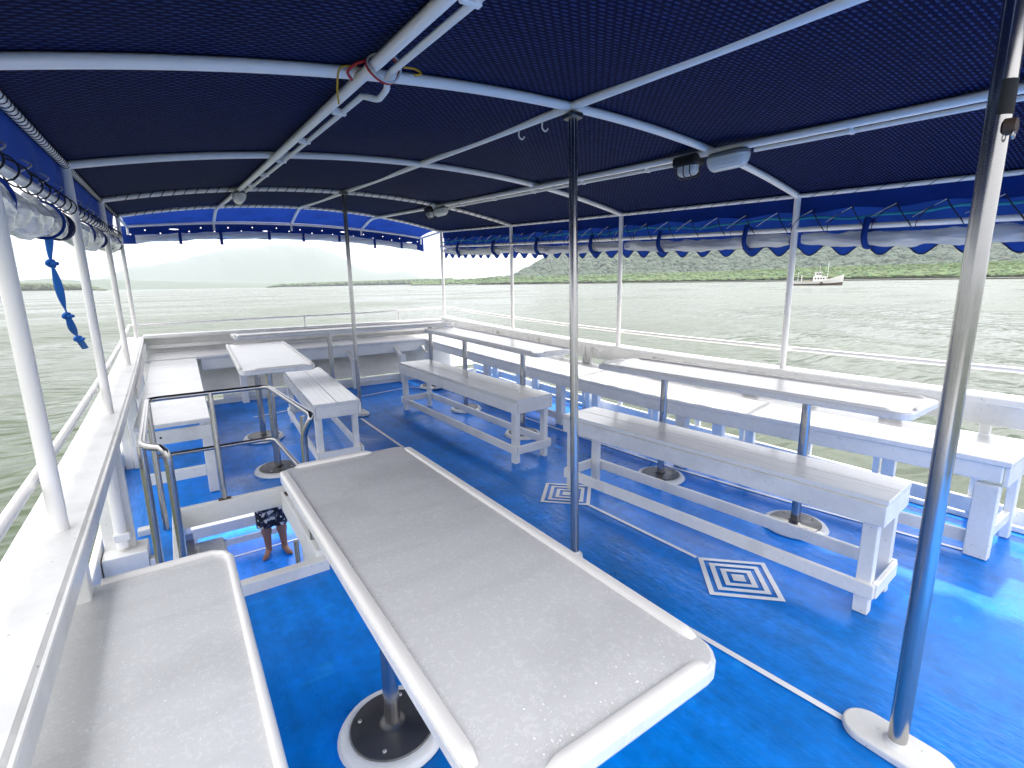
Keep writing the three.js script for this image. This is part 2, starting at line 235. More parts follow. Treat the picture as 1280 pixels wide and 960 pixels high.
  hillRange('far_mountains', 'pale mountains almost lost in the haze', 120, 640, 120, () => 8500, 4500, u => pxm(interp([[120, 8], [170, 22], [230, 28], [290, 40], [350, 46], [400, 44], [432, 30], [450, 20], [480, 15], [505, 16], [530, 9], [580, 5], [640, 2]], u), 11300), farHill, 205, 0.25);
}
// white fishing boat at anchor
{
  const d = horizonDir(1022), D0 = 430, L = 31;
  const g = thing('fishing_boat', 'white fishing boat with high bow anchored off the mangrove shore', 'boat', [d.x * D0, SEA, d.z * D0]);
  g.rotation.y = Math.atan2(-d.x, -d.z) + 0.12; g.scale.set(1, 1.35, 1);
  const bw = new THREE.MeshStandardMaterial({ color: C(0.80, 0.78, 0.74), roughness: 0.5 }), bd = new THREE.MeshStandardMaterial({ color: C(0.13, 0.09, 0.075), roughness: 0.7 }), wood = new THREE.MeshStandardMaterial({ color: C(0.32, 0.25, 0.17), roughness: 0.8 }), glass = new THREE.MeshStandardMaterial({ color: C(0.02, 0.025, 0.03), roughness: 0.15 });
  const beam = t => 3.3 * Math.pow(Math.max(0, 1 - Math.pow(Math.abs(t - 0.42) / 0.6, 2.6)), 0.7) + 0.05, top = t => 2.1 + 0.5 * Math.pow(Math.abs(t - 0.35) / 0.35, 2) * (t < 0.35 ? 0.5 : 0) + 3.4 * Math.pow(Math.max(0, (t - 0.45) / 0.55), 1.7);
  const hull = (y0, y1, k) => grid(40, 14, (a, b) => { const s = b * 2 - 1, w = beam(a), yy = Math.abs(s); const y = y0(a) + (y1(a) - y0(a)) * yy; return [(a - 0.5) * L + (y > 0 ? (a - 0.5) * y * 0.22 * (a > 0.5 ? 1 : 0.4) : 0), y, Math.sign(s) * w * Math.pow(yy, 0.35) * k]; });
  bw.side = bd.side = THREE.DoubleSide;
  part('hull', hull(t => -1.0, top, 1), bw, g); part('bottom_paint', hull(t => -1.1, t => 0.75 + 0.9 * Math.pow(t, 4), 1.015), bd, g);
  part('deck', grid(20, 2, (a, b) => [(a - 0.5) * L * 0.97, top(a) - 0.7, (b * 2 - 1) * beam(a) * 0.9]), wood, g);
  const B = (n, x0, x1, y0, y1, hz, m, p = g) => part(n, cbox(x0, x1, y0, y1, -hz, hz, 0.05), m, p);
  const cab = B('cabin', -2.6, 5.2, 1.6, 4.6, 1.9, bw); const wh = B('wheelhouse', -1.6, 2.2, 4.6, 6.7, 1.5, bw); B('wheelhouse_roof', -2.2, 2.7, 6.7, 6.9, 1.8, bw);
  for (let k = 0; k < 3; k++) part('window', cbox(-1.1 + k * 1.15, -0.3 + k * 1.15, 5.4, 6.2, 1.48, 1.54, 0.01), glass, wh); for (let k = 0; k < 4; k++) part('window', cbox(-2 + k * 1.7, -1 + k * 1.7, 3.1, 3.9, 1.88, 1.95, 0.01), glass, cab);
  part('mast', rod(V(6, 2, 0), V(6.1, 12, 0), 0.13, 6), bw, g); part('mast', rod(V(-12.5, 1.5, 0), V(-12.3, 7.2, 0), 0.14, 6), bw, g); part('mast', rod(V(1, 6.7, 0), V(1, 10.5, 0), 0.1, 6), bw, g); part('boom', rod(V(6, 4, 0), V(12.5, 7.5, 0), 0.1, 6), wood, g); part('gantry', tube([V(-10, 1.4, -1.6), V(-10, 5.2, -1.6), V(-10, 5.2, 1.6), V(-10, 1.4, 1.6)], 0.13, { corner: 0.3, rad: 6 }), bw, g);
  for (const x of [-7.5, -6, -5]) part('fish_crate', cbox(x - 0.5, x + 0.5, 1.5, 2.6, -0.9, 0.9, 0.05), wood, g); part('fender', new THREE.TorusGeometry(0.6, 0.3, 8, 14).translate(2.2, 0.9, 3.6), black, g);
}

// ---------------------------------------------------------------- hull, decks
const XL = -0.3456, XR = 3.712, XC = 1.683, RIBS = [-0.40, -1.906, -3.563, -5.446, -7.416];
const HOLE = { x0: -0.10, x1: 0.47, z0: -3.45, z1: -2.47 }, LOW = -2.0;
const floorCol = tex(1024, 2048, (u, v, i, j) => {
  const a = fbm(u, v, 5, 10, 6, 301), b = fbm(u, v, 90, 24, 3, 302), c = fbm(u, v, 22, 44, 4, 303), s = h2(i, j, 304), sc = fbm(u, v, 14, 160, 3, 305);
  const f = fbm(u, v, 150, 300, 2, 306), st = fbm(u, v, 44, 300, 2, 307), sm = fbm(u, v, 9, 18, 5, 308);
  let k = 0.92 + 0.22 * (a - 0.5) + 0.14 * (b - 0.5) + 0.20 * (c - 0.5) + 0.12 * (f - 0.5), wht = (s > 0.9990 ? 0.28 : 0) + 0.20 * ss(0.70, 0.85, sc) * ss(0.48, 0.66, a) + 0.13 * ss(0.74, 0.86, st) * ss(0.45, 0.6, c), dirt = 0.6 * ss(0.56, 0.78, a) + 0.5 * ss(0.62, 0.74, sm);
  return [(0.0 + 0.05 * dirt) * k + wht * 0.8, 0.535 * k + wht * 0.45 - 0.05 * dirt, 0.95 * k + wht * 0.2 - 0.12 * dirt];
}, { srgb: true });
const floorBump = tex(512, 512, (u, v) => 0.55 * fbm(u, v, 40, 40, 3, 311) + 0.45 * fbm(u, v, 60, 9, 3, 312)); floorBump.repeat.set(5, 10);
const floorRough = tex(512, 1024, (u, v) => 0.42 + 0.40 * ss(0.35, 0.7, fbm(u, v, 6, 12, 5, 321)) + 0.15 * fbm(u, v, 60, 120, 2, 322));
const floorBlue = new THREE.MeshPhysicalMaterial({ color: C(1, 1, 1), map: floorCol, bumpMap: floorBump, bumpScale: 0.0024, roughness: 0.6, specularIntensity: 0.6, roughnessMap: floorRough });
function deckGeometry(x0, x1, za, zb, thick, hole, yf) {
  const xs = [x0, x1], zs = []; if (hole) xs.push(hole.x0, hole.x1); xs.sort((a, b) => a - b); for (let z = za; z < zb; z += 0.35) zs.push(z); zs.push(zb); if (hole) zs.push(hole.z0, hole.z1); zs.sort((a, b) => a - b);
  const pos = [], uv = [], V4 = (a, b, c, d) => { for (const p of [a, b, c, a, c, d]) { pos.push(...p); uv.push((p[0] - x0) / (x1 - x0), (p[2] - za) / (zb - za)); } };
  const solid = (i, j) => i >= 0 && j >= 0 && i < xs.length - 1 && j < zs.length - 1 && !(hole && xs[i] >= hole.x0 - 1e-6 && xs[i + 1] <= hole.x1 + 1e-6 && zs[j] >= hole.z0 - 1e-6 && zs[j + 1] <= hole.z1 + 1e-6);
  for (let i = 0; i < xs.length - 1; i++) for (let j = 0; j < zs.length - 1; j++) {
    if (!solid(i, j)) continue; const a = xs[i], b = xs[i + 1], c = zs[j], d = zs[j + 1], yc = yf(c), yd = yf(d), t = thick;
    V4([a, yc, c], [a, yd, d], [b, yd, d], [b, yc, c]); V4([a, yc - t, c], [b, yc - t, c], [b, yd - t, d], [a, yd - t, d]);
    if (!solid(i - 1, j)) V4([a, yc, c], [a, yc - t, c], [a, yd - t, d], [a, yd, d]); if (!solid(i + 1, j)) V4([b, yc, c], [b, yd, d], [b, yd - t, d], [b, yc - t, c]);
    if (!solid(i, j - 1)) V4([a, yc, c], [b, yc, c], [b, yc - t, c], [a, yc - t, c]); if (!solid(i, j + 1)) V4([a, yd, d], [a, yd - t, d], [b, yd - t, d], [b, yd, d]);
  }
  const g = new THREE.BufferGeometry(); g.setAttribute('position', new THREE.Float32BufferAttribute(pos, 3)); g.setAttribute('uv', new THREE.Float32BufferAttribute(uv, 2)); g.computeVertexNormals(); return g;
}
const deck = structure('deck_floor', deckGeometry(-0.46, 3.84, -6.5, 2.2, 0.03, HOLE, sh), floorBlue); deck.userData.label = 'bright blue painted upper deck of the tour boat';
const lowDeck = structure('lower_deck_floor', deckGeometry(-0.2, 3.6, -10.5, 2.2, 0.08, null, () => LOW), floorBlue); lowDeck.userData.label = 'blue painted lower deck seen through the stairwell';
const linePaint = new THREE.MeshPhysicalMaterial({ color: C(0.86, 0.87, 0.88), roughness: 0.4 });
function paintStrip(name, pts, w, parent) { const g = []; for (let i = 0; i < pts.length - 1; i++) { const [ax, az] = pts[i], [bx, bz] = pts[i + 1], L = Math.hypot(bx - ax, bz - az), nx = -(bz - az) / L * w / 2, nz = (bx - ax) / L * w / 2, n = Math.max(1, Math.ceil(L / 0.35)); g.push(grid(n, 1, (u, v) => { const x = ax + (bx - ax) * u + nx * (v * 2 - 1), z = az + (bz - az) * u + nz * (v * 2 - 1); return [x, sh(z) + 0.0045, z]; }, (u, v, p) => [p[0], p[2]])); } return part(name, mergeGeometries(g), linePaint, parent); }
paintStrip('painted_line', [[1.65, -0.45], [1.60, -1.1], [1.55, -3.0], [1.52, -5.05]], 0.026, deck);
paintStrip('painted_line', [[2.09, -1.42], [2.07, -2.2]], 0.022, deck);
paintStrip('painted_line', [[3.28, -0.6], [3.13, -1.5], [3.03, -2.36], [2.85, -5.8], [2.5, -6.1], [0.6, -5.72]], 0.026, deck);
for (const [cx, cz] of [[2.095, -1.19], [2.07, -2.42]]) {
  const dm = new THREE.Group(); dm.name = 'diamond_marking'; deck.add(dm);
  for (const r of [0.225, 0.162, 0.100, 0.040]) { const s = new THREE.Shape([new THREE.Vector2(r, 0), new THREE.Vector2(0, r), new THREE.Vector2(-r, 0), new THREE.Vector2(0, -r)]), q = r - (r < 0.05 ? 0.03 : 0.033); if (r > 0.05) s.holes.push(new THREE.Path([new THREE.Vector2(q, 0), new THREE.Vector2(0, -q), new THREE.Vector2(-q, 0), new THREE.Vector2(0, q)])); const g = new THREE.ShapeGeometry(s); g.rotateX(-Math.PI / 2); g.translate(cx, sh(cz) + 0.0045, cz); const p = g.attributes.position; for (let i = 0; i < p.count; i++) p.setY(i, sh(p.getZ(i)) + 0.0045); part('painted_ring', g, linePaint, dm); }
}
{ // hull below: open lower deck with stanchions that carry the upper deck
  const g = thing('boat_hull', 'white hull of the tour boat under the upper deck', 'boat hull');
  const sec = (z) => z < -7 ? Math.max(0.05, 1 - Math.pow((-z - 7) / 4.2, 2)) : 1;
  for (const s of [-1, 1]) part('side_planking', grid(40, 6, (a, t) => { const z = 2.2 - 13 * a, w = 1.93 * sec(z); return [XC + s * w * (0.86 + 0.14 * t) * 1.0, SEA - 0.4 + (LOW + 1.1 - SEA + 0.4) * t, z]; }, (a, t) => [a * 13, t * 2]), Object.assign(white.clone(), { side: THREE.DoubleSide }), g);  // sides raised out of view to cut the light on the lower deck
  for (const z of [1.6, -0.9, -4.3, -6.35]) for (const x of [-0.12, 3.5]) part('stanchion', rod(V(x, LOW, z), V(x, sh(z) - 0.032, z), 0.03), whitePipe, g);
  for (const z of [-0.9, -4.3]) part('deck_beam', cbox(-0.3, 3.7, -0.2, -0.031 + sh(z), z - 0.05, z + 0.05), white, g);
}

// ---------------------------------------------------------------- gunwale rails
const CAPL = 0.70, CAPR = 0.755;
{
  const g = thing('gunwale_rail', 'white port side gunwale with wide cap board and thin round handrail outside it', 'gunwale');
  part('cap_board', boardZ(-0.452, -0.288, CAPL - 0.042, CAPL, -7.46, 2.2, { b: 0.008 }), white, g);
  part('cap_lip', boardZ(-0.2875, -0.276, CAPL - 0.062, CAPL - 0.004, -7.4, 2.2, { b: 0.003 }), white, g);
  part('toe_board', boardZ(-0.455, -0.425, 0.0, 0.13, -6.5, 2.2), white, g);
  const pts = []; for (let z = 2.2; z > -7.5; z -= 0.4) pts.push(V(-0.398, CAPL + 0.142 + sh(z), z)); pts.push(V(-0.398, CAPL + 0.142 + sh(-7.42), -7.42)); part('handrail', tube(pts, 0.0165, { smooth: true, seg: 60 }), whitePipe, g);
  for (const z of [0.6, -0.55, -1.79, -3.1, -4.7, -6.2]) { const y = sh(z); part('support_post', cbox(-0.36, -0.285, y + 0.003, y + CAPL - 0.04, z - 0.03, z + 0.03), white, g); part('brace_board', cbox(-0.415, -0.362, y + 0.003, y + CAPL - 0.04, z - 0.01, z + 0.012), white, g); }
  for (const z of [-3.05]) { part('vertical_pipe', rod(V(-0.335, 0.12, z + 0.005), V(-0.335, CAPL - 0.04, z + 0.005), 0.027), whitePipe, g); part('pipe_clip', cbox(-0.365, -0.297, 0.16, 0.2, z - 0.01, z + 0.036), white, g); part('foot_block', cbox(-0.42, -0.235, 0.002, 0.10, z - 0.085, z + 0.075), white, g); part('foot_cleat', cbox(-0.234, -0.2, 0.002, 0.045, z + 0.02, z + 0.07), white, g); part('foot_cleat', cbox(-0.30, -0.225, 0.002, 0.045, z - 0.40, z - 0.34), white, g); }
}
const rightFlare = z => 0.20 * ss(-2.6, -0.3, z) - 0.02;       // the inner edge of the bench runs out a little towards the stern
{
  const g = thing('gunwale_rail', 'white starboard gunwale with open slatted side behind the long bench', 'gunwale');
  part('cap_board', boardZ(3.635, 3.80, CAPR - 0.042, CAPR, -7.46, 2.2, { b: 0.008 }), white, g);
  part('upper_board', boardZ(3.70, 3.73, 0.585, CAPR - 0.043, -7.4, 2.2), white, g);
  part('mid_board', boardZ(3.70, 3.73, 0.055, 0.145, -6.5, 2.2), white, g);
  part('toe_board', boardZ(3.74, 3.80, 0.001, 0.035, -6.5, 2.2), white, g);
  const pts = []; for (let z = 2.2; z > -7.5; z -= 0.4) pts.push(V(3.76, CAPR + 0.142 + sh(z), z)); part('handrail', tube(pts, 0.0165, { smooth: true, seg: 60 }), whitePipe, g);
  for (let k = 0; k < 9; k++) { const z = 0.7 - k * 0.93, y = sh(z); if (z < -6.4) break; part('support_post', cbox(3.66, 3.699, y + 0.003, y + CAPR - 0.045, z - 0.035, z + 0.035), white, g); part('support_post', cbox(3.66, 3.699, y + 0.003, y + CAPR - 0.045, z - 0.085, z - 0.047), white, g); part('slat', cbox(3.735, 3.76, y + 0.036, y + CAPR - 0.045, z + 0.38, z + 0.43), white, g); }
}
{
  const y = sh(-7.42), g = thing('gunwale_rail', 'white bow bulwark with cap board and low rail joining both gunwales', 'gunwale');
  part('cap_board', cbox(-0.287, 3.634, CAPL - 0.02 + y, CAPL + 0.022 + y, -7.50, -7.34, 0.008), white, g);
  part('back_board', cbox(-0.44, 3.79, 0.50 + y, CAPL - 0.021 + y, -7.47, -7.445), white, g); part('ledge_board', cbox(-0.28, 3.63, 0.555 + y, 0.60 + y, -7.44, -7.36), white, g);
  part('lower_panel', grid(8, 2, (u, t) => [-0.44 + 4.22 * u, 0.20 + 0.40 * t, -6.62 - 0.55 * t], (u, t) => [u * 4, t]), Object.assign(white.clone(), { side: THREE.DoubleSide }), g);
  part('toe_board', cbox(-0.42, 3.7, sh(-6.45) + 0.0, sh(-6.45) + 0.055, -6.56, -6.501), white, g);
  part('handrail', tube([V(XL - 0.05, CAPL + 0.142 + y, -7.43), V(1.0, CAPL + 0.155 + y, -7.46), V(2.4, CAPL + 0.165 + y, -7.46), V(3.76, CAPR + 0.142 + y, -7.43)], 0.0125, { smooth: true, seg: 20 }), whitePipe, g);
  for (const x of [1.56, 2.95]) part('stanchion', rod(V(x, CAPL + 0.02 + y, -7.45), V(x, CAPL + 0.16 + y, -7.46), 0.011), whitePipe, g);
}

// ---------------------------------------------------------------- built-in benches
const SEAT = 0.53;
{ // port bench aft of the stairwell, a moulded top with a raised lip
  const g = thing('side_bench', 'white bench with raised rounded lip along the port gunwale aft of the stairwell', 'bench');
  const x0 = -0.40, x1 = 0.078, z0 = -1.86, z1 = 1.6, r = 0.075, out = [[x0, z1], [x0, z0]]; for (let k = 0; k <= 8; k++) { const a = Math.PI / 2 * (1 - k / 8); out.push([x1 - r + r * Math.cos(a), z0 + r - r * Math.sin(a)]); } out.push([x1, z1]);
  const top = part('seat', flatFrom(out.map(p => [p[0], p[1]]), 0.035, 0.006).translate(0, SEAT - 0.045, 0), whiteTop, g);
  const lip = [V(-0.27, SEAT - 0.006, z0 + 0.009)]; lip.push(V(x1 - r, SEAT - 0.006, z0 + 0.009)); for (let k = 1; k <= 8; k++) { const a = Math.PI / 2 * (1 - k / 8), q = r - 0.009; lip.push(V(x1 - r + q * Math.cos(a), SEAT - 0.006, z0 + r - q * Math.sin(a))); } lip.push(V(x1 - 0.009, SEAT - 0.006, -0.9)); lip.push(V(x1 - 0.009, SEAT - 0.006, z1));
  part('raised_lip', tube(lip, 0.0115, { seg: 90 }), whitePipe, g);
  for (const z of [-1.7, -0.2, 1.3]) { part('leg', cbox(-0.02, 0.045, 0.004, SEAT - 0.046, z - 0.03, z + 0.03), white, g); part('bearer', cbox(-0.28, 0.045, SEAT - 0.11, SEAT - 0.046, z - 0.062, z - 0.031), white, g); }
  part('fascia', boardZ(0.046, 0.066, SEAT - 0.13, SEAT - 0.046, -1.8, 1.5), white, g);
}
{ // port bench forward of the stairwell
  const g = thing('side_bench', 'white built-in bench along the port gunwale ahead of the stairwell', 'bench'), zA = -3.84, zB = -6.62, w = z => 0.16 * ss(-3.8, -6.5, z) * 0.8;
  const dxr = z => 0.05 * (-z - 3.84) / 2.7;
  part('seat', boardZ(-0.275, 0.148, SEAT - 0.03, SEAT, zB, zA, { b: 0.005, dx: dxr }), whiteTop, g);
  part('end_fascia', cbox(-0.272, 0.145, SEAT - 0.125, SEAT - 0.031, zA - 0.034, zA - 0.012), white, g); const plug = part('drain_plug', new THREE.CylinderGeometry(0.007, 0.007, 0.006, 10).rotateX(Math.PI / 2).translate(-0.14, SEAT - 0.075, zA - 0.011), black, g);
  part('side_fascia', boardZ(0.118, 0.146, SEAT - 0.125, SEAT - 0.031, -6.6, zA - 0.035, { dx: dxr }), white, g);
  for (const z of [-3.885, -5.3]) part('leg', cbox(0.085 + dxr(z), 0.145 + dxr(z), sh(z) + 0.003, sh(z) + SEAT - 0.126, z - 0.035, z + 0.035), white, g);
  part('stretcher', boardZ(0.11, 0.135, 0.05, 0.11, -6.5, -3.93, { dx: dxr }), white, g); part('cross_stretcher', cbox(-0.27, 0.084, 0.14, 0.215, -3.90, -3.87), white, g);
  part('back_board', boardZ(-0.285, -0.262, SEAT + 0.03, SEAT + 0.115, -7.3, -4.6), white, g);
}
{ // long starboard bench
  const g = thing('side_bench', 'long white built-in bench along the starboard gunwale with open legs', 'bench');
  part('seat_plank', boardZ(3.04, 3.30, SEAT - 0.03, SEAT, -6.62, -0.53, { dx: rightFlare, n: 24 }), whiteTop, g);
  part('seat_plank', boardZ(3.301, 3.56, SEAT - 0.03, SEAT, -6.62, -0.53, { dx: rightFlare, n: 24 }), whiteTop, g);
  part('back_ledge', boardZ(3.45, 3.695, SEAT - 0.034, SEAT - 0.003, -6.62, -0.54), white, g);
  part('fascia', boardZ(3.052, 3.074, SEAT - 0.118, SEAT - 0.031, -6.6, -0.56, { dx: rightFlare, n: 24 }), white, g); part('end_fascia', cbox(3.24, 3.66, SEAT - 0.135, SEAT - 0.031, -0.558, -0.536), white, g);
  part('leg', cbox(3.22, 3.275, 0.003, SEAT - 0.136, -0.655, -0.56), white, g); part('leg', cbox(3.60, 3.655, 0.003, SEAT - 0.032, -0.60, -0.56), white, g); part('cross_stretcher', cbox(3.276, 3.599, 0.10, 0.16, -0.60, -0.57), white, g);
  for (const z of [-2.30, -3.72, -5.1]) { const y = sh(z), fx = rightFlare(z); part('leg', cbox(3.085 + fx, 3.145 + fx, y + 0.003, y + SEAT - 0.032, z - 0.045, z + 0.045), white, g); part('leg', cbox(3.55, 3.60, y + 0.003, y + SEAT - 0.032, z - 0.045, z + 0.045), white, g); }
  part('stretcher', boardZ(3.10, 3.124, 0.045, 0.115, -6.5, -0.65, { dx: rightFlare, n: 24 }), white, g);
}
{ // bench across the bow
  const y = sh(-6.9), g = thing('side_bench', 'white bench running across the bow below the bulwark', 'bench');
  part('seat', cbox(-0.27, 3.62, SEAT - 0.03 + y, SEAT + y, -7.44, -6.63), whiteTop, g);
  part('fascia', cbox(0.24, 3.02, SEAT - 0.16 + y, SEAT - 0.031 + y, -6.672, -6.65), white, g);
  for (const x of [0.62, 1.25, 1.9, 2.55, 2.95]) part('leg', cbox(x - 0.035, x + 0.035, sh(-6.4) + 0.002, SEAT - 0.161 + y, -6.45, -6.38), white, g);
  for (const x of [0.62, 1.25, 1.9, 2.55, 2.95]) part('bracket', bar(V(x, SEAT - 0.20 + y, -6.455), V(x, SEAT - 0.10 + y, -6.645), 0.05, 0.04), white, g);
  part('stretcher', cbox(0.40, 3.0, sh(-6.4) + 0.06, sh(-6.4) + 0.12, -6.478, -6.452), white, g);
}

// ---------------------------------------------------------------- loose benches
function makeBench(label, x, z, turn, len, wid, lean = 0) {
  const g = thing('bench', label, 'bench', [0, 0, 0], undefined); settle(g, x, z); g.rotation.order = 'YXZ'; g.rotation.y = turn; g.rotation.x = shSlope(z);
  const L = len / 2, W = wid / 2, T = SEAT, lx = W - 0.035, lz = L - 0.055;
  const n = 2, pw = wid / n; for (let k = 0; k < n; k++) part('seat_plank', cbox(-W + k * pw + 0.0008, -W + (k + 1) * pw - 0.0008, T - 0.024, T, -L, L, 0.0025), whiteGrain, g);
  for (const s of [-1, 1]) { part('apron', cbox(s * (W - 0.004) - 0.011, s * (W - 0.004) + 0.011 - (s > 0 ? 0.006 : -0.006) * 0, T - 0.115, T - 0.0245, -L + 0.004, L - 0.004, 0.003), white, g); part('end_apron', cbox(-W + 0.0175, W - 0.0175, T - 0.115, T - 0.0245, s * (L - 0.014) - 0.01, s * (L - 0.014) + 0.01, 0.003), white, g); }
  for (const sx of [-1, 1]) for (const sz of [-1, 1]) part('leg', cbox(sx * lx - 0.024, sx * lx + 0.016 + (sx < 0 ? 0.008 : 0), 0.001, T - 0.1155, sz * lz - 0.028, sz * lz + 0.028, 0.003), white, g);
  for (const s of [-1, 1]) part('stretcher', cbox(s * (lx + 0.020) - 0.0105 + (s > 0 ? 0.012 : -0.008), s * (lx + 0.020) + 0.0105 + (s > 0 ? 0.012 : -0.008), 0.085, 0.150, -L + 0.012, L - 0.012, 0.003), white, g);
  for (const s of [-1, 1]) part('end_stretcher', cbox(-lx - 0.016, lx + 0.016, 0.085, 0.150, s * (lz + 0.04) - 0.0105, s * (lz + 0.04) + 0.0105, 0.003), white, g);
  return g;
}
makeBench('narrow white bench beside the handrail of the stairwell', 1.01, -4.58, -0.055, 1.58, 0.345);
makeBench('white wooden bench in the open deck between the two thin poles', 2.235, -4.12, 0.04, 2.12, 0.36);
makeBench('long white wooden bench standing over the painted diamonds', 2.35, -1.62, 0.082, 1.83, 0.315);

// ---------------------------------------------------------------- tables
function makeTable(label, cx, cz, turn, len, wid, H, poles, y = 0) {
  const g = thing('dining_table', label, 'table'); settle(g, cx, cz, y); g.rotation.order = 'YXZ'; g.rotation.y = turn; g.rotation.x = Math.cos(turn) * shSlope(cz); g.rotation.z = 0;
  const L = len / 2, W = wid / 2, c = 0.055;
  part('table_top', flatFrom((() => { const o = []; for (const [sx, sz, a0] of [[1, -1, -Math.PI / 2], [1, 1, 0], [-1, 1, Math.PI / 2], [-1, -1, Math.PI]]) for (let k = 0; k <= 5; k++) { const a = a0 + k / 5 * Math.PI / 2; o.push([sx * (W - c) + c * Math.cos(a), sz * (L - c) + c * Math.sin(a)]); } return o.reverse(); })(), 0.036, 0.008).translate(0, H - 0.036, 0), whiteTop, g);
  const rim = (x0, z0, x1, z1) => { const d = V(x1 - x0, 0, z1 - z0), n = d.length(), pr = []; const w = 0.013, hh = 0.012; const prof = []; for (let k = 0; k <= 8; k++) { const a = Math.PI * k / 8; prof.push([w * Math.cos(a), hh * Math.pow(Math.sin(a), 0.7)]); }
    const zs = [], sc = []; for (let k = 0; k <= 4; k++) { zs.push(0.03 * k / 4); sc.push(Math.sin(Math.PI / 2 * k / 4) * 0.9 + 0.1); } for (let k = 4; k >= 0; k--) { zs.push(n - 0.03 * k / 4); sc.push(Math.sin(Math.PI / 2 * k / 4) * 0.9 + 0.1); }
    const m = new THREE.Matrix4().makeRotationY(Math.atan2(d.x, d.z)).setPosition(x0, H - 0.001, z0);
    const gg = grid(8, zs.length - 1, (u, v) => { const k = Math.round(v * (zs.length - 1)), q = prof[Math.round(u * 8)]; return [q[0] * (0.6 + 0.4 * sc[k]), q[1] * sc[k], zs[k]]; }); const ix = gg.index.array; for (let i = 0; i < ix.length; i += 3) { const t = ix[i]; ix[i] = ix[i + 1]; ix[i + 1] = t; } gg.computeVertexNormals(); part('raised_rim', gg.applyMatrix4(m), whitePipe, g); };
  const e = 0.0135; rim(-W + e, -L + 0.03, -W + e, L - 0.075); rim(W - e, -L + 0.045, W - e, L - 0.06); rim(-W + 0.055, -L + e, W - 0.14, -L + e); rim(-W + 0.09, L - e, W - 0.05, L - e);
  for (const [px, pz] of poles) {
    part('leg', cyl(px, 0.03, H - 0.036, pz, 0.0245), steel, g);
    part('base_ring', lathe([[0.0, 0.002], [0.165, 0.002], [0.17, 0.012], [0.158, 0.03], [0.137, 0.033], [0, 0.033]]).translate(px, 0, pz), white, g);
    const bp = part('base_plate', lathe([[0.0245, 0.05], [0.034, 0.044], [0.045, 0.0405], [0.128, 0.040], [0.133, 0.036], [0.133, 0.0325], [0, 0.0325]]).translate(px, 0, pz), steelPlate, g);
    for (let k = 0; k < 4; k++) { const a = 0.6 + k * Math.PI / 2; part('bolt', new THREE.SphereGeometry(0.0075, 8, 5, 0, 6.3, 0, 1.6).translate(px + 0.105 * Math.cos(a), 0.040, pz + 0.105 * Math.sin(a)), steel, bp); }
  }
  return g;
}
makeTable('big white table with raised rim next to the stairwell opening, seen from above', 0.485, -1.13, 0, 1.43, 0.475, 0.77, [[-0.055, -0.21], [-0.055, 0.36]]);
makeTable('small looking white table with raised rims between port bench and narrow bench', 0.655, -4.82, -0.035, 1.62, 0.52, 0.795, [[-0.075, -0.10], [-0.075, 0.80]]);
makeTable('narrow white table beside the starboard bench, behind the bench over the diamonds', 2.86, -1.76, 0.04, 1.93, 0.45, 0.80, [[-0.04, -0.48], [-0.05, 0.46]]);
makeTable('narrow white table beside the starboard bench, behind the bench between the poles', 2.79, -4.60, -0.01, 2.36, 0.44, 0.80, [[-0.2, -0.14], [-0.19, 0.94]]);
makeTable('long white table set crosswise in front of the bow bench', 1.80, -6.05, Math.PI / 2, 2.55, 0.42, 0.83, [[-0.13, 0.95], [-0.13, -0.31]]);

// ---------------------------------------------------------------- stairwell
{
  const g = thing('stairwell_coaming', 'white raised coaming framing the stairwell hole in the blue deck', 'hatch coaming'), { x0, x1, z0, z1 } = HOLE, D = -0.031;
  part('coaming_board', cbox(x0 - 0.03, x1 + 0.045, D, 0.095, z0 - 0.04, z0 + 0.004), white, g); part('coaming_board', cbox(x0 - 0.03, x1 + 0.045, D, 0.06, z1 - 0.004, z1 + 0.05), white, g);
  part('coaming_board', cbox(x0 - 0.03, x0 + 0.004, D, 0.09, z0 + 0.005, z1 - 0.005), white, g); part('coaming_board', cbox(x1 - 0.004, x1 + 0.04, D - 0.03, 0.09, z0 + 0.005, z1 - 0.005), white, g);
  part('hinge', cbox(x1 + 0.006, x1 + 0.03, 0.0905, 0.097, z0 + 0.09, z0 + 0.15, 0.001), rust, g);
  part('side_panel', cbox(x1 + 0.006, x1 + 0.03, -1.0, D - 0.031, -2.92, z1 + 0.2), white, g); part('post', rod(V(x1 - 0.02, LOW, -2.93), V(x1 - 0.02, -0.05, -2.93), 0.014), steel, g);
}
{
  const g = thing('staircase', 'stair with grey chequered top tread descending into the hatch', 'staircase');
  const tread = new THREE.MeshPhysicalMaterial({ color: C(0.42, 0.42, 0.42), metalness: 0.6, roughness: 0.45, bumpMap: netBump, bumpScale: 0.004 });
  const xs = [-0.10, 0.0, 0.13, 0.26, 0.39, 0.52, 0.65, 0.78];
  part('top_tread', cbox(-0.095, -0.04, -0.125, -0.10, -3.43, -2.50), tread, g);
  part('white_tread', cbox(-0.038, 0.11, -0.165, -0.135, -3.44, -2.9), white, g); part('stringer', bar(V(-0.07, -0.13, -3.47), V(-0.07, LOW, -3.47), 0.05, 0.24), white, g); part('stringer', bar(V(-0.07, -0.13, -2.6), V(-0.07, LOW, -2.6), 0.05, 0.24), white, g);
  for (let k = 1; k < 7; k++) part('tread', cbox(-0.03, 0.1, -0.19 - k * 0.25, -0.16 - k * 0.25, -3.44, -2.92 + k * 0.04), tread, g);
  part('stringer', cbox(0.1005, 0.125, LOW, -0.166, -3.47, -3.41), white, g);
  for (const z of [-3.02, -3.30]) part('bracket', cbox(-0.0395, -0.02, -0.134, -0.10, z - 0.02, z + 0.02), white, g);
}
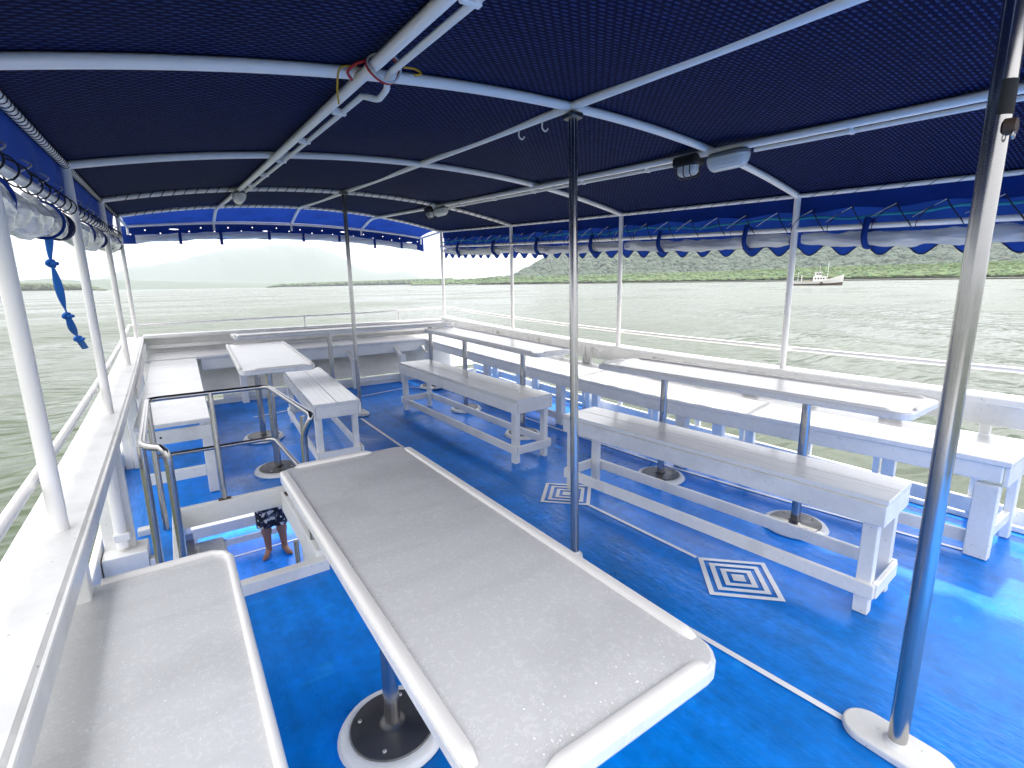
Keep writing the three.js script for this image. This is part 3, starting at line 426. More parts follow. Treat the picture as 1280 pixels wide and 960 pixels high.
{
  const g = thing('stair_handrail', 'bent stainless steel guard rail around the stairwell', 'handrail'), T = 0.765, r = 0.0155;
  const A = V(-0.165, T, -3.56), B = V(0.475, T, -3.55), Cc = V(0.53, T, -2.56), N = V(-0.16, T - 0.0, -2.49);
  part('top_bar', tube([V(0.487, 0.09, -2.62), V(0.487, T - 0.1, -2.62), V(0.535, T, -2.58), B, A, N, V(-0.075, T - 0.005, -2.42), V(-0.075, 0.0, -2.42)], r, { corner: 0.07, seg: 150 }), steel, g);
  part('mid_bar', tube([V(0.50, 0.42, -2.75), V(0.475, 0.42, -3.53), V(-0.16, 0.42, -3.54)], r * 0.9, { corner: 0.09, seg: 50 }), steel, g);
  const feet = [[-0.165, -3.47, 0.09], [0.13, -3.47, 0.095], [0.487, -3.36, 0.09]];
  part('post', rod(V(-0.165, 0.0, -3.40), V(-0.165, T, -3.50), r), steel, g); part('post', rod(V(0.15, 0.095, -3.47), V(0.15, T, -3.555), r), steel, g); part('post', rod(V(0.50, 0.09, -2.72), V(0.515, T - 0.03, -2.72), r), steel, g); part('post', rod(V(-0.16, 0.0, -2.47), V(-0.162, T, -2.50), r), steel, g);
  part('foot_plate', cbox(0.115, 0.185, 0.0955, 0.102, -3.488, -3.452, 0.001), rust, g); part('foot_plate', cbox(-0.195, -0.135, 0.001, 0.008, -3.43, -3.37, 0.001), rust, g);
}
// bench on the lower deck, glimpsed through the hatch
{
  const g = thing('lower_bench', 'white bench glimpsed on the lower deck behind the person in shorts', 'bench', [0.42, LOW, -7.22]);
  part('seat', cbox(-0.55, 0.55, 0.43, 0.47, -0.25, 0.25), white, g); for (const x of [-0.5, 0.5]) for (const z of [-0.2, 0.2]) part('leg', cbox(x - 0.03, x + 0.03, 0.001, 0.43, z - 0.03, z + 0.03), white, g); part('stretcher', cbox(-0.47, 0.47, 0.12, 0.2, 0.175, 0.215), white, g); part('apron', cbox(-0.5, 0.5, 0.33, 0.429, 0.231, 0.249), white, g);
  paintStrip('painted_line', [[0.1, -6.90], [1.6, -6.93]], 0.03, lowDeck).geometry.translate(0, LOW - sh(-6.91), 0);
}

// ---------------------------------------------------------------- steel poles on the centre line
function pole(label, x, z, r, yTop, oval = true, lean = [0, 0]) {
  const g = thing('support_pole', label, 'pole'); settle(g, x, z); g.rotation.x = lean[0]; g.rotation.z = lean[1];
  part('tube', cyl(0, 0.02, yTop - sh(z), 0, r, r, 20), steel, g);
  part('base_plate', (() => { const s = new THREE.Shape(); const o = oval ? 0.075 : 0, q = oval ? 0.062 : 0.034; s.absarc(0, o, q, 0, Math.PI); s.absarc(0, -o, q, Math.PI, 2 * Math.PI); const e = new THREE.ExtrudeGeometry(s, { depth: 0.014, bevelEnabled: true, bevelSize: 0.006, bevelThickness: 0.006, bevelSegments: 2, curveSegments: 14 }); e.rotateX(-Math.PI / 2); e.translate(0, 0.0065, 0); return mUV(e); })(), white, g);
  part('weld_collar', lathe([[r, 0.04], [r + 0.006, 0.034], [r + 0.013, 0.026]], 20), white, g);
  part('top_bracket', cbox(-0.035, 0.035, yTop - sh(z) - 0.028, yTop - sh(z) - 0.004, -0.035, 0.035), steelPlate, g);
  return g;
}
const roofEdge = z => { const q = z / 0.93333; return 0.93333 * (2.0282 - 0.0344 * q + 0.0011 * q * q); };
const CROWN = 0.226, arch = x => 1 - Math.pow(Math.abs(x - XC) / (XR - XC), 2.05), roofY = (x, z) => roofEdge(z) + CROWN * arch(x);
const np = pole('thick stainless pole standing on an oval white foot at the end of the painted line', 1.655, -0.405, 0.0245, roofY(1.655, -0.4) - 0.02);
part('dark_patch', (() => { const s = new THREE.CylinderGeometry(0.0252, 0.0252, 0.075, 14, 1, true, -1.5, 1.7); s.translate(0, 1.80, 0); return s; })(), Object.assign(rust.clone(), { side: THREE.DoubleSide, color: C(0.02, 0.018, 0.016) }), np); part('bracket_stub', (() => { const s = new THREE.CylinderGeometry(0.017, 0.020, 0.02, 12); s.rotateX(Math.PI / 2); s.translate(-0.008, 1.735, 0.0265); return s; })(), rust, np); part('hook', new THREE.TorusGeometry(0.008, 0.003, 6, 12).translate(-0.016, 1.715, 0.034), steel, np);  // plain near-black patch on one side of the tube, above the bracket stub
pole('thin stainless pole rising beside the nearer painted diamond, behind the big table', 1.585, -1.785, 0.0205, roofY(1.65, -1.906) - 0.02, false, [-0.055, -0.030]);
pole('thin stainless pole by the narrow bench, farthest towards the bow', 1.575, -5.24, 0.0205, roofY(1.6, -5.3) - 0.02);

// ---------------------------------------------------------------- canopy frame
const PR = 0.0205;
const frame = thing('tubular_canopy', 'white tubular frame of arched ribs, long pipes and posts carrying the canopy', 'canopy frame');
{
  for (const z of RIBS) { const pts = []; for (let k = 0; k <= 28; k++) { const x = XL + (XR - XL) * k / 28; pts.push(V(x, roofY(x, z), z)); } part('rib', tube(pts, PR, { smooth: true, seg: 56 }), whitePipe, frame); }
  for (const z of RIBS) for (const s of [0, 1]) { const x = s ? XR : XL, y0 = (s ? CAPR : CAPL) + sh(z) - 0.001; part('post', rod(V(x, y0, z), V(x, roofEdge(z) + 0.003, z), 0.0215, 14), whitePipe, frame); }
  const run = (x, dy, za, zb, r, name) => { const pts = []; for (let k = 0; k <= 20; k++) { const z = za + (zb - za) * k / 20; pts.push(V(x, roofY(x, z) + dy, z)); } return part(name, tube(pts, r, { smooth: true, seg: 40 }), whitePipe, frame); };
  const bowY = x => 2.165 + 0.125 * arch(x);
  for (const x of [0.655, 1.64, 2.665]) { const pts = []; for (let k = 0; k <= 20; k++) { const z = 0.2 + (-7.416 - 0.2) * k / 20; pts.push(V(x, roofY(x, z) - (x === 1.64 ? 0.0 : 0.022), z)); } pts.push(V(x, roofY(x, -7.5) - 0.03, -7.62)); pts.push(V(x, bowY(x), -8.1)); part('long_pipe', tube(pts, PR * 0.95, { smooth: true, seg: 60 }), whitePipe, frame); part('bow_stub', rod(V(x, bowY(x), -8.1), V(x, bowY(x) - 0.09, -8.11), 0.014, 8), whitePipe, frame); }
  for (const x of [XL, XR]) { run(x, 0, 0.2, -7.416, x < 1 ? PR * 0.9 : 0.0145, 'edge_pipe'); run(x, -0.225, 0.2, -7.45, PR * 0.85, 'lower_pipe'); part('corner_pipe', tube([V(x, roofEdge(-7.416), -7.416), V(x + (x < 1 ? 0.05 : -0.04), bowY(x), -8.1)], 0.017), whitePipe, frame); }
  const pts = []; for (let k = 0; k <= 24; k++) { const x = XL + 0.05 + (XR - XL - 0.09) * k / 24; pts.push(V(x, bowY(x), -8.1)); } part('bow_bar', tube(pts, 0.0165, { smooth: true, seg: 40 }), whitePipe, frame);
  for (const x of [XL + 0.05, XR - 0.04]) part('bow_stub', rod(V(x, bowY(x), -8.1), V(x, bowY(x) - 0.1, -8.11), 0.014, 8), whitePipe, frame);
  for (const [z, w] of [[-2.12, 0], [-2.32, 1]]) part('hook', tube([V(1.64, roofY(1.64, z) - 0.018, z), V(1.64, roofY(1.64, z) - 0.05, z), V(1.66, roofY(1.64, z) - 0.06, z), V(1.675, roofY(1.64, z) - 0.045, z)], 0.004, { smooth: true, seg: 8, rad: 6 }), conduitWhite, frame);
}
// ---------------------------------------------------------------- canopy cloth
{
  const g = thing('canopy', 'dark blue arched canopy of netted cloth over the deck, its unseen aft end cut short for light', 'canopy');
  const bays = [0.22, ...RIBS];  // aft end, out of view, stops short to let skylight reach the foreground
  for (let b = 0; b < bays.length - 1; b++) { const za = bays[b], zb = bays[b + 1];
    const sag = (x, t) => 0.022 - (0.022 + 0.012 * vn(x * 3, t * 3 + b * 7, 64, 64, 3)) * Math.sin(Math.PI * t) * arch(x);
    const net = (x0, x1, mat, n) => part(n, grid(24, 8, (u, t) => { const x = x0 + (x1 - x0) * u, z = za + (zb - za) * t; return [x, roofY(x, z) + sag(x, t), z]; }, (u, t, p) => [p[0] / NETW, p[2] / NETH]), mat, g);
    net(XL - 0.03, XR + 0.03, roofNet, 'net_liner'); part('roof_cloth', grid(24, 4, (u, t) => { const x = XL - 0.05 + (XR - XL + 0.115) * u, z = za + (zb - za) * t; return [x, roofY(x, z) + 0.042, z]; }, (u, t, p) => [p[0] * 2, p[2] * 2]), canopyCloth, g); }
  const bowY = x => 2.165 + 0.125 * arch(x);
  const xs = [XL, 0.655, 1.64, 2.665, XR]; for (let k = 0; k < 4; k++) part('front_panel', grid(12, 6, (u, t) => { const x = xs[k] + (xs[k + 1] - xs[k]) * u, z = -7.416 - 0.70 * t, xx = x + (XC - x) * 0.02 * t; return [xx, (roofY(x, -7.416) + 0.022) * (1 - t) + (bowY(x) + 0.02) * t + 0.03 * Math.sin(Math.PI * t), z]; }), canopyCloth, g);
  // curtain hem over the bow bar, pierced with eyelets
  const R = rng(63), s = new THREE.Shape(), x0 = XL - 0.02, x1 = XR + 0.02; const top = [], bot = []; for (let k = 0; k <= 30; k++) { const x = x0 + (x1 - x0) * k / 30; top.push(new THREE.Vector2(x, bowY(x) + 0.012)); bot.push(new THREE.Vector2(x, bowY(x) - 0.205 - 0.012 * Math.sin(k * 1.7))); }
  s.setFromPoints([...top, ...bot.reverse()]);
  for (let k = 0; k < 26; k++) { const x = x0 + 0.1 + k * (x1 - x0 - 0.2) / 25 + (R() - 0.5) * 0.03, y = bowY(x) - (k % 2 ? 0.055 : 0.095) - 0.012 * R(), p = new THREE.Path(); p.absellipse(x, y, k % 7 === 3 ? 0.055 : 0.009, 0.0085, 0, 6.2832, true); s.holes.push(p); }
  part('bow_hem', mUV(new THREE.ExtrudeGeometry(s, { depth: 0.004, bevelEnabled: false, curveSegments: 6 }).translate(0, 0, -8.135)), canopyCloth, g);
}
// lacing along the edges of the canopy
function helix(x, za, zb, r, pitch, wire, yf) { const n = Math.round(Math.abs(zb - za) / pitch), pts = []; for (let k = 0; k <= n * 8; k++) { const a = k / 8 * 2 * Math.PI, z = za + (zb - za) * k / (n * 8); pts.push(V(x + r * Math.cos(a), yf(z) + r * Math.sin(a), z)); } return new THREE.TubeGeometry(new THREE.CatmullRomCurve3(pts), n * 12, wire, 5); }
{
  const g = thing('edge_lacing', 'cord wound round the port edge pipe of the canopy', 'lacing'); part('wound_cord', helix(XL, -0.3, -7.4, PR * 0.9 + 0.001, 0.05, 0.0019, roofEdge), cordBlack, g);
  const g2 = thing('edge_lacing', 'thin dark cord spiralling round the starboard edge pipe of the canopy', 'lacing'); part('wound_cord', helix(XR, -0.3, -7.4, 0.0155, 0.13, 0.0016, roofEdge), cordBlack, g2);
  for (const [z, l] of [[-5.446, 'dark cord whipped round the rib with the lamps nearer the bow'], [-7.416, 'dark cord whipped round the foremost arched rib']]) { const t = thing('edge_lacing', l, 'lacing'); const pts = [], n = 46; for (let k = 0; k <= n * 8; k++) { const a = k / 8 * 2 * Math.PI, x = XL + 0.1 + (XR - XL - 0.2) * k / (n * 8); pts.push(V(x, roofY(x, z) + (PR + 0.002) * Math.sin(a), z + (PR + 0.002) * Math.cos(a))); } part('wound_cord', new THREE.TubeGeometry(new THREE.CatmullRomCurve3(pts), n * 12, 0.003, 5), cordBlack, t); }
}
// ---------------------------------------------------------------- starboard roll-up curtain
const lowY = z => roofEdge(z) - 0.225;
{
  const g = thing('side_valance', 'blue scalloped valance hanging along the starboard edge of the canopy', 'valance');
  const n = 360; part('cloth', grid(n, 8, (u, t) => { const z = 0.22 - 7.67 * u, bot = -0.365 + 0.034 * Math.cos(z / 0.215 * 2 * Math.PI) , y = roofEdge(z) + 0.02 + (bot - 0.02) * t; return [XR + 0.055 + 0.02 * t + 0.006 * Math.sin(z * 9 + t * 3), y, z]; }, (u, t) => [u * 9, t * 0.4]), canopyCloth, g);
  const pts = []; for (let k = 0; k <= n; k++) { const z = 0.22 - 7.67 * k / n; pts.push(V(XR + 0.074 + 0.006 * Math.sin(z * 9 + 3), roofEdge(z) - 0.366 + 0.034 * Math.cos(z / 0.215 * 2 * Math.PI), z)); } part('binding', new THREE.TubeGeometry(new THREE.CatmullRomCurve3(pts), n * 2, 0.004, 5), navyStrap, g);
}
function rollGeo(zA, zB, cx, cy, rad, seed, flat = 1) { // crumpled roll of clear sheet
  const n = 70, m = 20, R = seed * 7.1; return grid(n, m, (u, t) => { const z = zA + (zB - zA) * u, a = t * 2 * Math.PI, sg = Math.sin(Math.PI * u), k = 1 + 0.50 * (vn(u * 14 + R, t * 5 + 3, 64, 5, seed) - 0.5) + 0.22 * (vn(u * 40 + R, t * 10, 512, 10, seed + 1) - 0.5), pin = 0.72 + 0.28 * Math.pow(sg, 0.4) - 0.2 * Math.exp(-Math.pow((u - 0.5) / 0.03, 2)), r = rad * k * pin; return [cx + r * Math.cos(a), cy(z) - 0.02 * sg + r * flat * Math.sin(a), z]; }, (u, t) => [t, u * 3]);
}
{
  const bays = [[-0.42, -1.86], [-1.95, -3.52], [-3.6, -5.40], [-5.48, -7.38]];
  bays.forEach(([a, b], k) => {
    const desc = ['behind the thick steel pole', 'between the posts behind the lamp pair', 'second bay from the bow', 'in the bay next to the bow'][k];
    const g = thing('rolled_curtain', 'rolled clear curtain under the starboard pipe, ' + desc, 'curtain', [0, 0, 0], 'rolled curtains along the sides');
    part('plastic_roll', rollGeo(a, b, XR + 0.035, z => lowY(z) - 0.062, 0.042, 11 + k, 1.2), clearRoll, g);
    for (const f of [0.2, 0.72]) { const z = a + (b - a) * f; part('strap', tube([V(XR - 0.005, lowY(z) + 0.05, z), V(XR - 0.034, lowY(z) - 0.06, z), V(XR - 0.01, lowY(z) - 0.11, z), V(XR + 0.045, lowY(z) - 0.125, z), V(XR + 0.10, lowY(z) - 0.09, z), V(XR + 0.085, lowY(z) + 0.05, z)], 0.019, { smooth: true, seg: 20, rad: 6 }).scale(1, 1, 1), canopyCloth, g); }
  });
  const hem = thing('curtain_hem', 'blue cloth hem laced below the starboard edge pipe', 'hem'); part('cloth', grid(120, 3, (u, t) => { const z = -0.25 - 7.15 * u; return [XR + 0.028 + 0.006 * Math.sin(z * 7), roofEdge(z) - 0.005 - (0.105 + 0.012 * Math.sin(z * 13)) * t, z]; }, (u, t) => [u * 9, t * 0.1]), canopyCloth, hem);
  const rope = []; for (let k = 0; k <= 120; k++) { const z = -0.25 - 7.15 * k / 120; rope.push(V(XR + 0.012, roofEdge(z) - 0.155 + 0.012 * Math.sin(z * 5.3) + 0.006 * Math.sin(z * 17), z)); }
  tag(part('rope', new THREE.TubeGeometry(new THREE.CatmullRomCurve3(rope), 240, 0.0095, 6), cordCyan, scene), 'light blue rope stretched inside the starboard curtain lacing', 'rope');
  const lace = thing('curtain_lacing', 'zigzag black and white cords tying the starboard hem to the lower pipe', 'lacing');
  for (let k = 0; k < 29; k++) { const z = -0.35 - k * 0.243, y = roofEdge(z); part('black_cord', tube([V(XR + 0.02, y - 0.10, z), V(XR - 0.015, y - 0.17, z + 0.05), V(XR - 0.021, lowY(z) + 0.0, z + 0.09), V(XR - 0.004, lowY(z) - 0.022, z + 0.098), V(XR + 0.018, lowY(z) + 0.01, z + 0.10)], 0.0034, { smooth: true, seg: 12, rad: 5 }), cordBlack, lace); part('white_cord', tube([V(XR + 0.012, y - 0.10, z + 0.002), V(XR - 0.004, y - 0.14, z - 0.07), V(XR + 0.012, y - 0.18, z - 0.15)], 0.003, { smooth: true, seg: 6, rad: 5 }), cordWhite, lace); const q = h2(k, 3, 9); if (q > 0.35) part('black_cord', tube([V(XR + 0.02, y - 0.10, z + 0.01), V(XR - 0.012, y - 0.15, z - 0.03 - 0.05 * q), V(XR - 0.02, lowY(z) + 0.01, z - 0.08 - 0.04 * q), V(XR, lowY(z) - 0.021, z - 0.085 - 0.04 * q)], 0.0028, { smooth: true, seg: 10, rad: 5 }), cordBlack, lace); }
}
// ---------------------------------------------------------------- port roll-up curtain
{
  const v = thing('curtain_hem', 'dark blue cloth hem hanging below the port edge pipe', 'hem'); part('cloth', grid(120, 6, (u, t) => { const z = -0.25 - 7.15 * u; return [XL - 0.03 - 0.02 * t + 0.007 * Math.sin(z * 9 + 4 * t), roofEdge(z) + 0.03 - (0.22 + 0.012 * Math.sin(z * 11)) * t, z]; }, (u, t) => [u * 9, t * 0.2]), canopyCloth, v);
  const bays = [[-0.3, -1.3], [-1.34, -3.42], [-3.72, -5.36], [-5.52, -7.36]];
  bays.forEach(([a, b], k) => { const desc = ['aftmost of the rolls', 'above the dangling blue strap', 'in the bay ahead of the cuffed roll', 'in the bay next to the bow'][k];
    const g = thing('rolled_curtain', 'crumpled clear curtain roll on the port side, ' + desc, 'curtain', [0, 0, 0], 'rolled curtains along the sides');
    part('plastic_roll', rollGeo(a, b, XL - 0.06, z => lowY(z) - 0.075, 0.072, 31 + k, 1.05), clearRoll, g);
    part('cuff', tube([V(XL - 0.06, lowY(b) - 0.085, b + 0.05), V(XL - 0.06, lowY(b) - 0.085, b - 0.012)], 0.072, { rad: 20 }), navyStrap, g);
    for (const f of [0.35, 0.8]) { const z = a + (b - a) * f; part('tie', new THREE.TorusGeometry(0.078, 0.006, 6, 22).rotateY(0.25).translate(XL - 0.06, lowY(z) - 0.082, z), canopyCloth, g); } });
  const lace = thing('curtain_lacing', 'row of black cord loops hooking the port curtain over the lower pipe', 'lacing');
  const R = rng(17); for (let k = 0; k < 39; k++) { const z = -0.35 - k * 0.181 + 0.03 * (R() - 0.5), y = lowY(z), t = 0.04 + 0.05 * R(); part('cord_loop', tube([V(XL - 0.035, y + 0.075, z - t), V(XL + 0.012, y + 0.045, z - t * 0.6), V(XL + 0.026, y + 0.0, z), V(XL + 0.004, y - 0.025, z + 0.01), V(XL - 0.03, y - 0.012, z + 0.012), V(XL - 0.045, y + 0.06, z + 0.02)], 0.003, { smooth: true, seg: 18, rad: 5 }), cordBlack, lace); if (k % 2 === 0) part('white_cord', tube([V(XL - 0.03, y + 0.11, z - 0.09), V(XL + 0.0, y + 0.085, z - 0.05), V(XL - 0.028, y + 0.05, z)], 0.0035, { smooth: true, seg: 8, rad: 5 }), cordWhite, lace); }
  // dangling strap
  const s = thing('cloth_strap', 'knotted bright blue strap dangling from the port curtain', 'strap'), P = [V(-0.405, 1.70, -3.13), V(-0.41, 1.62, -3.155), V(-0.42, 1.549, -3.18), V(-0.42, 1.45, -3.235), V(-0.42, 1.353, -3.289), V(-0.42, 1.28, -3.35), V(-0.42, 1.209, -3.43), V(-0.42, 1.14, -3.58), V(-0.42, 1.07, -3.76)], cv = new THREE.CatmullRomCurve3(P);
  const wid = t => 0.004 + 0.024 * Math.abs(Math.sin(t * Math.PI * 3.6 + 0.9)); part('ribbon', grid(60, 6, (u, t) => { const p = cv.getPointAt(u), w = u > 0.82 ? 0.016 : 0.62 * wid(u), a = t * 2 * Math.PI; return [p.x + w * Math.cos(a), p.y + 0.2 * w * Math.cos(a) + 0.004 * Math.sin(a), p.z + 0.25 * w * Math.cos(a) + 0.004 * Math.sin(a)]; }), strapBlue, s);
  for (const t of [0.2, 0.52, 0.80]) { const p = cv.getPointAt(t); part('knot', new THREE.TorusKnotGeometry(0.013, 0.0085, 40, 6, 2, 3).rotateX(1).translate(p.x, p.y, p.z), strapBlue, s); }
}
// bow curtain rolled up under the bow hem
{
  const bowY = x => 2.165 + 0.125 * arch(x), g = thing('rolled_curtain', 'rolled clear plastic curtain across the bow below the pierced hem', 'curtain', [0, 0, 0], 'rolled curtains along the sides');
  const n = 120, m = 16; part('plastic_roll', grid(n, m, (u, t) => { const x = XL + 0.12 + (XR - XL - 0.26) * u, a = t * 2 * Math.PI, r = 0.042 * (1 + 0.4 * (vn(u * 24, t * 4, 64, 4, 5) - 0.5)); return [x, bowY(x) - 0.165 + 1.1 * r * Math.sin(a), -8.085 + r * Math.cos(a)]; }, (u, t) => [t, u * 6]), clearRoll, g);
  for (const x of [0.25, 0.72, 1.32, 1.78, 2.30, 2.85, 3.3]) { const L = (x * 7 % 1) * 0.06 + (x > 0.7 && x < 0.8 ? 0.07 : 0); part('strap', cbox(x - 0.018, x + 0.018, bowY(x) - 0.215 - L, bowY(x) - 0.09, -8.046 + 0.004, -8.036, 0.001), canopyCloth, g); }
}

// ---------------------------------------------------------------- conduit, lamps, loose wires
function conduit(label, x, runs) { const g = thing('conduit', label, 'conduit'); for (const [za, zb, pts] of runs) { const p = pts || []; if (!pts) for (let k = 0; k <= 12; k++) { const z = za + (zb - za) * k / 12; p.push(V(x, roofY(x, z) - 0.042, z)); } part('pipe', tube(p, 0.011, pts ? { corner: 0.03, seg: 40 } : { smooth: true, seg: 24 }), conduitWhite, g); } for (const [za, zb, pts] of runs) if (!pts) for (let z = Math.max(za, zb) - 0.25; z > Math.min(za, zb); z -= 0.62) part('clip', cbox(x - 0.045, x + 0.013, roofY(x, z) - 0.056, roofY(x, z) - 0.046 + 0.016, z - 0.01, z + 0.01, 0.003), conduitWhite, g); return g; }
{
  const xa = 0.705, c = (x, z, dy = -0.042) => V(x, roofY(x, z) + dy, z);
  conduit('thin white conduit clipped along the port roof pipe, kinked below the nearest rib', xa, [[-0.3, -1.72], [-2.02, -5.3], [0, 0, [c(xa, -1.72), c(xa + 0.012, -1.80), c(xa + 0.03, -1.84, -0.06), c(xa + 0.03, -1.93, -0.075), c(xa + 0.0, -1.96, -0.06), c(xa, -2.02)]]]);
  conduit('thin white conduit clipped along the starboard roof pipe between the lamps', 2.705, [[-0.3, -1.64], [-2.12, -5.2]]);
  const red = new THREE.MeshStandardMaterial({ color: C(0.42, 0.02, 0.02), roughness: 0.5 }), yel = new THREE.MeshStandardMaterial({ color: C(0.55, 0.32, 0.02), roughness: 0.5 });
  const cy = z => roofY(0.68, z) - 0.02, w = thing('wire_loop', 'red and white wire looped round the port roof pipe', 'wire'); for (const k of [0, 1, 2]) { const pts = []; for (let a = 0; a < 12; a++) { const t = a / 12 * 6.283; pts.push(V(0.685 + 0.056 * Math.cos(t), cy(-1.74) - 0.008 + 0.042 * Math.sin(t), -1.745 + 0.008 * k + 0.012 * Math.sin(t * 2))); } part('loop', tube(pts, 0.0038, { smooth: true, closed: true, seg: 40, rad: 6 }), k === 2 ? cordWhite : red, w); }
  const w2 = thing('wire_tail', 'yellow and red wire ends hanging from the port roof pipe at the nearest rib', 'wire'); part('yellow_wire', tube([V(0.635, cy(-1.86) + 0.02, -1.85), V(0.585, cy(-1.9) + 0.01, -1.87), V(0.575, cy(-1.9) - 0.04, -1.89), V(0.60, cy(-1.95) - 0.075, -1.97)], 0.0035, { smooth: true, seg: 20, rad: 6 }), yel, w2); part('red_wire', tube([V(0.655, cy(-1.8) + 0.025, -1.79), V(0.62, cy(-1.82) + 0.015, -1.82), V(0.605, cy(-1.85) + 0.0, -1.86), V(0.63, cy(-1.9) - 0.01, -1.9)], 0.005, { smooth: true, seg: 16, rad: 6 }), red, w2); part('yellow_wire', tube([V(0.71, cy(-1.6) - 0.03, -1.63), V(0.745, cy(-1.6) - 0.034, -1.615), V(0.755, cy(-1.6) - 0.05, -1.60), V(0.735, cy(-1.6) - 0.055, -1.61)], 0.0035, { smooth: true, seg: 14, rad: 6 }), yel, w2);
}
const lens = new THREE.MeshPhysicalMaterial({ color: C(0.86, 0.87, 0.85), roughness: 0.25, transmission: 0.22, thickness: 0, bumpMap: tex(128, 64, (u, v) => 0.5 + 0.5 * Math.sin(u * 6.283 * 20)), bumpScale: 0.002, side: THREE.DoubleSide });
const lampGrey = new THREE.MeshStandardMaterial({ color: C(0.16, 0.165, 0.17), roughness: 0.5 }), bulb = new THREE.MeshStandardMaterial({ color: C(0.8, 0.8, 0.78), roughness: 0.4 });
function capsuleLens(l, w, h) { const g = new THREE.CapsuleGeometry(w / 2, l - w, 10, 24); g.rotateX(Math.PI / 2); g.scale(1, h / (w / 2), 1); const p = g.attributes.position; for (let i = 0; i < p.count; i++) if (p.getY(i) > 0) p.setY(i, p.getY(i) * 0.12); g.computeVertexNormals(); return g; }
function longLamp(label, x, z, turn = 0) { const g = thing('bulkhead_lamp', label, 'lamp', [x, roofY(x, z) - 0.050, z]); g.rotation.y = turn; part('base', (() => { const q = new THREE.CapsuleGeometry(0.047, 0.155, 6, 20); q.rotateX(Math.PI / 2); q.scale(1, 0.42, 1); return q; })(), lampGrey, g); part('lens', capsuleLens(0.25, 0.10, 0.07).translate(0, -0.013, 0), lens, g); part('fluorescent_tube', rod(V(0.015, -0.035, -0.09), V(0.015, -0.035, 0.09), 0.010), bulb, g); part('reflector', cbox(-0.038, 0.038, -0.0185, -0.0135, -0.10, 0.10, 0.001), bulb, g); return g; }
function cageLamp(label, x, z) { const g = thing('caged_lamp', label, 'lamp', [x, roofY(x, z) - 0.045, z]); part('housing', cbox(-0.05, 0.05, -0.035, 0.025, -0.085, 0.085, 0.012), black, g); part('lens', capsuleLens(0.15, 0.08, 0.055).translate(0, -0.034, 0), lens, g); part('inner_lamp', new THREE.SphereGeometry(0.02, 12, 8).translate(0, -0.055, 0), bulb, g); const cg = new THREE.Group(); cg.name = 'cage'; g.add(cg); for (const zz of [-0.045, 0, 0.045]) part('wire', tube([V(-0.046, -0.035, zz), V(-0.04, -0.085, zz), V(0, -0.10, zz), V(0.04, -0.085, zz), V(0.046, -0.035, zz)], 0.0034, { smooth: true, seg: 14, rad: 6 }), black, cg); part('wire', tube([V(0, -0.035, -0.082), V(0, -0.088, -0.07), V(0, -0.10, 0), V(0, -0.088, 0.07), V(0, -0.035, 0.082)], 0.0034, { smooth: true, seg: 14, rad: 6 }), black, cg); return g; }
longLamp('long white lamp under the starboard roof pipe behind the thick steel pole', 2.665, -1.77); cageLamp('small black caged lamp next to the long lamp on the nearest rib', 2.665, -2.03);
longLamp('long white bulkhead lamp on the starboard roof pipe at the rib behind the thin poles', 2.665, -5.30); cageLamp('small black caged lamp on the starboard roof pipe at the rib towards the bow', 2.665, -5.57);
longLamp('round ended white lamp on the port roof pipe, seen end on', 0.66, -5.33);

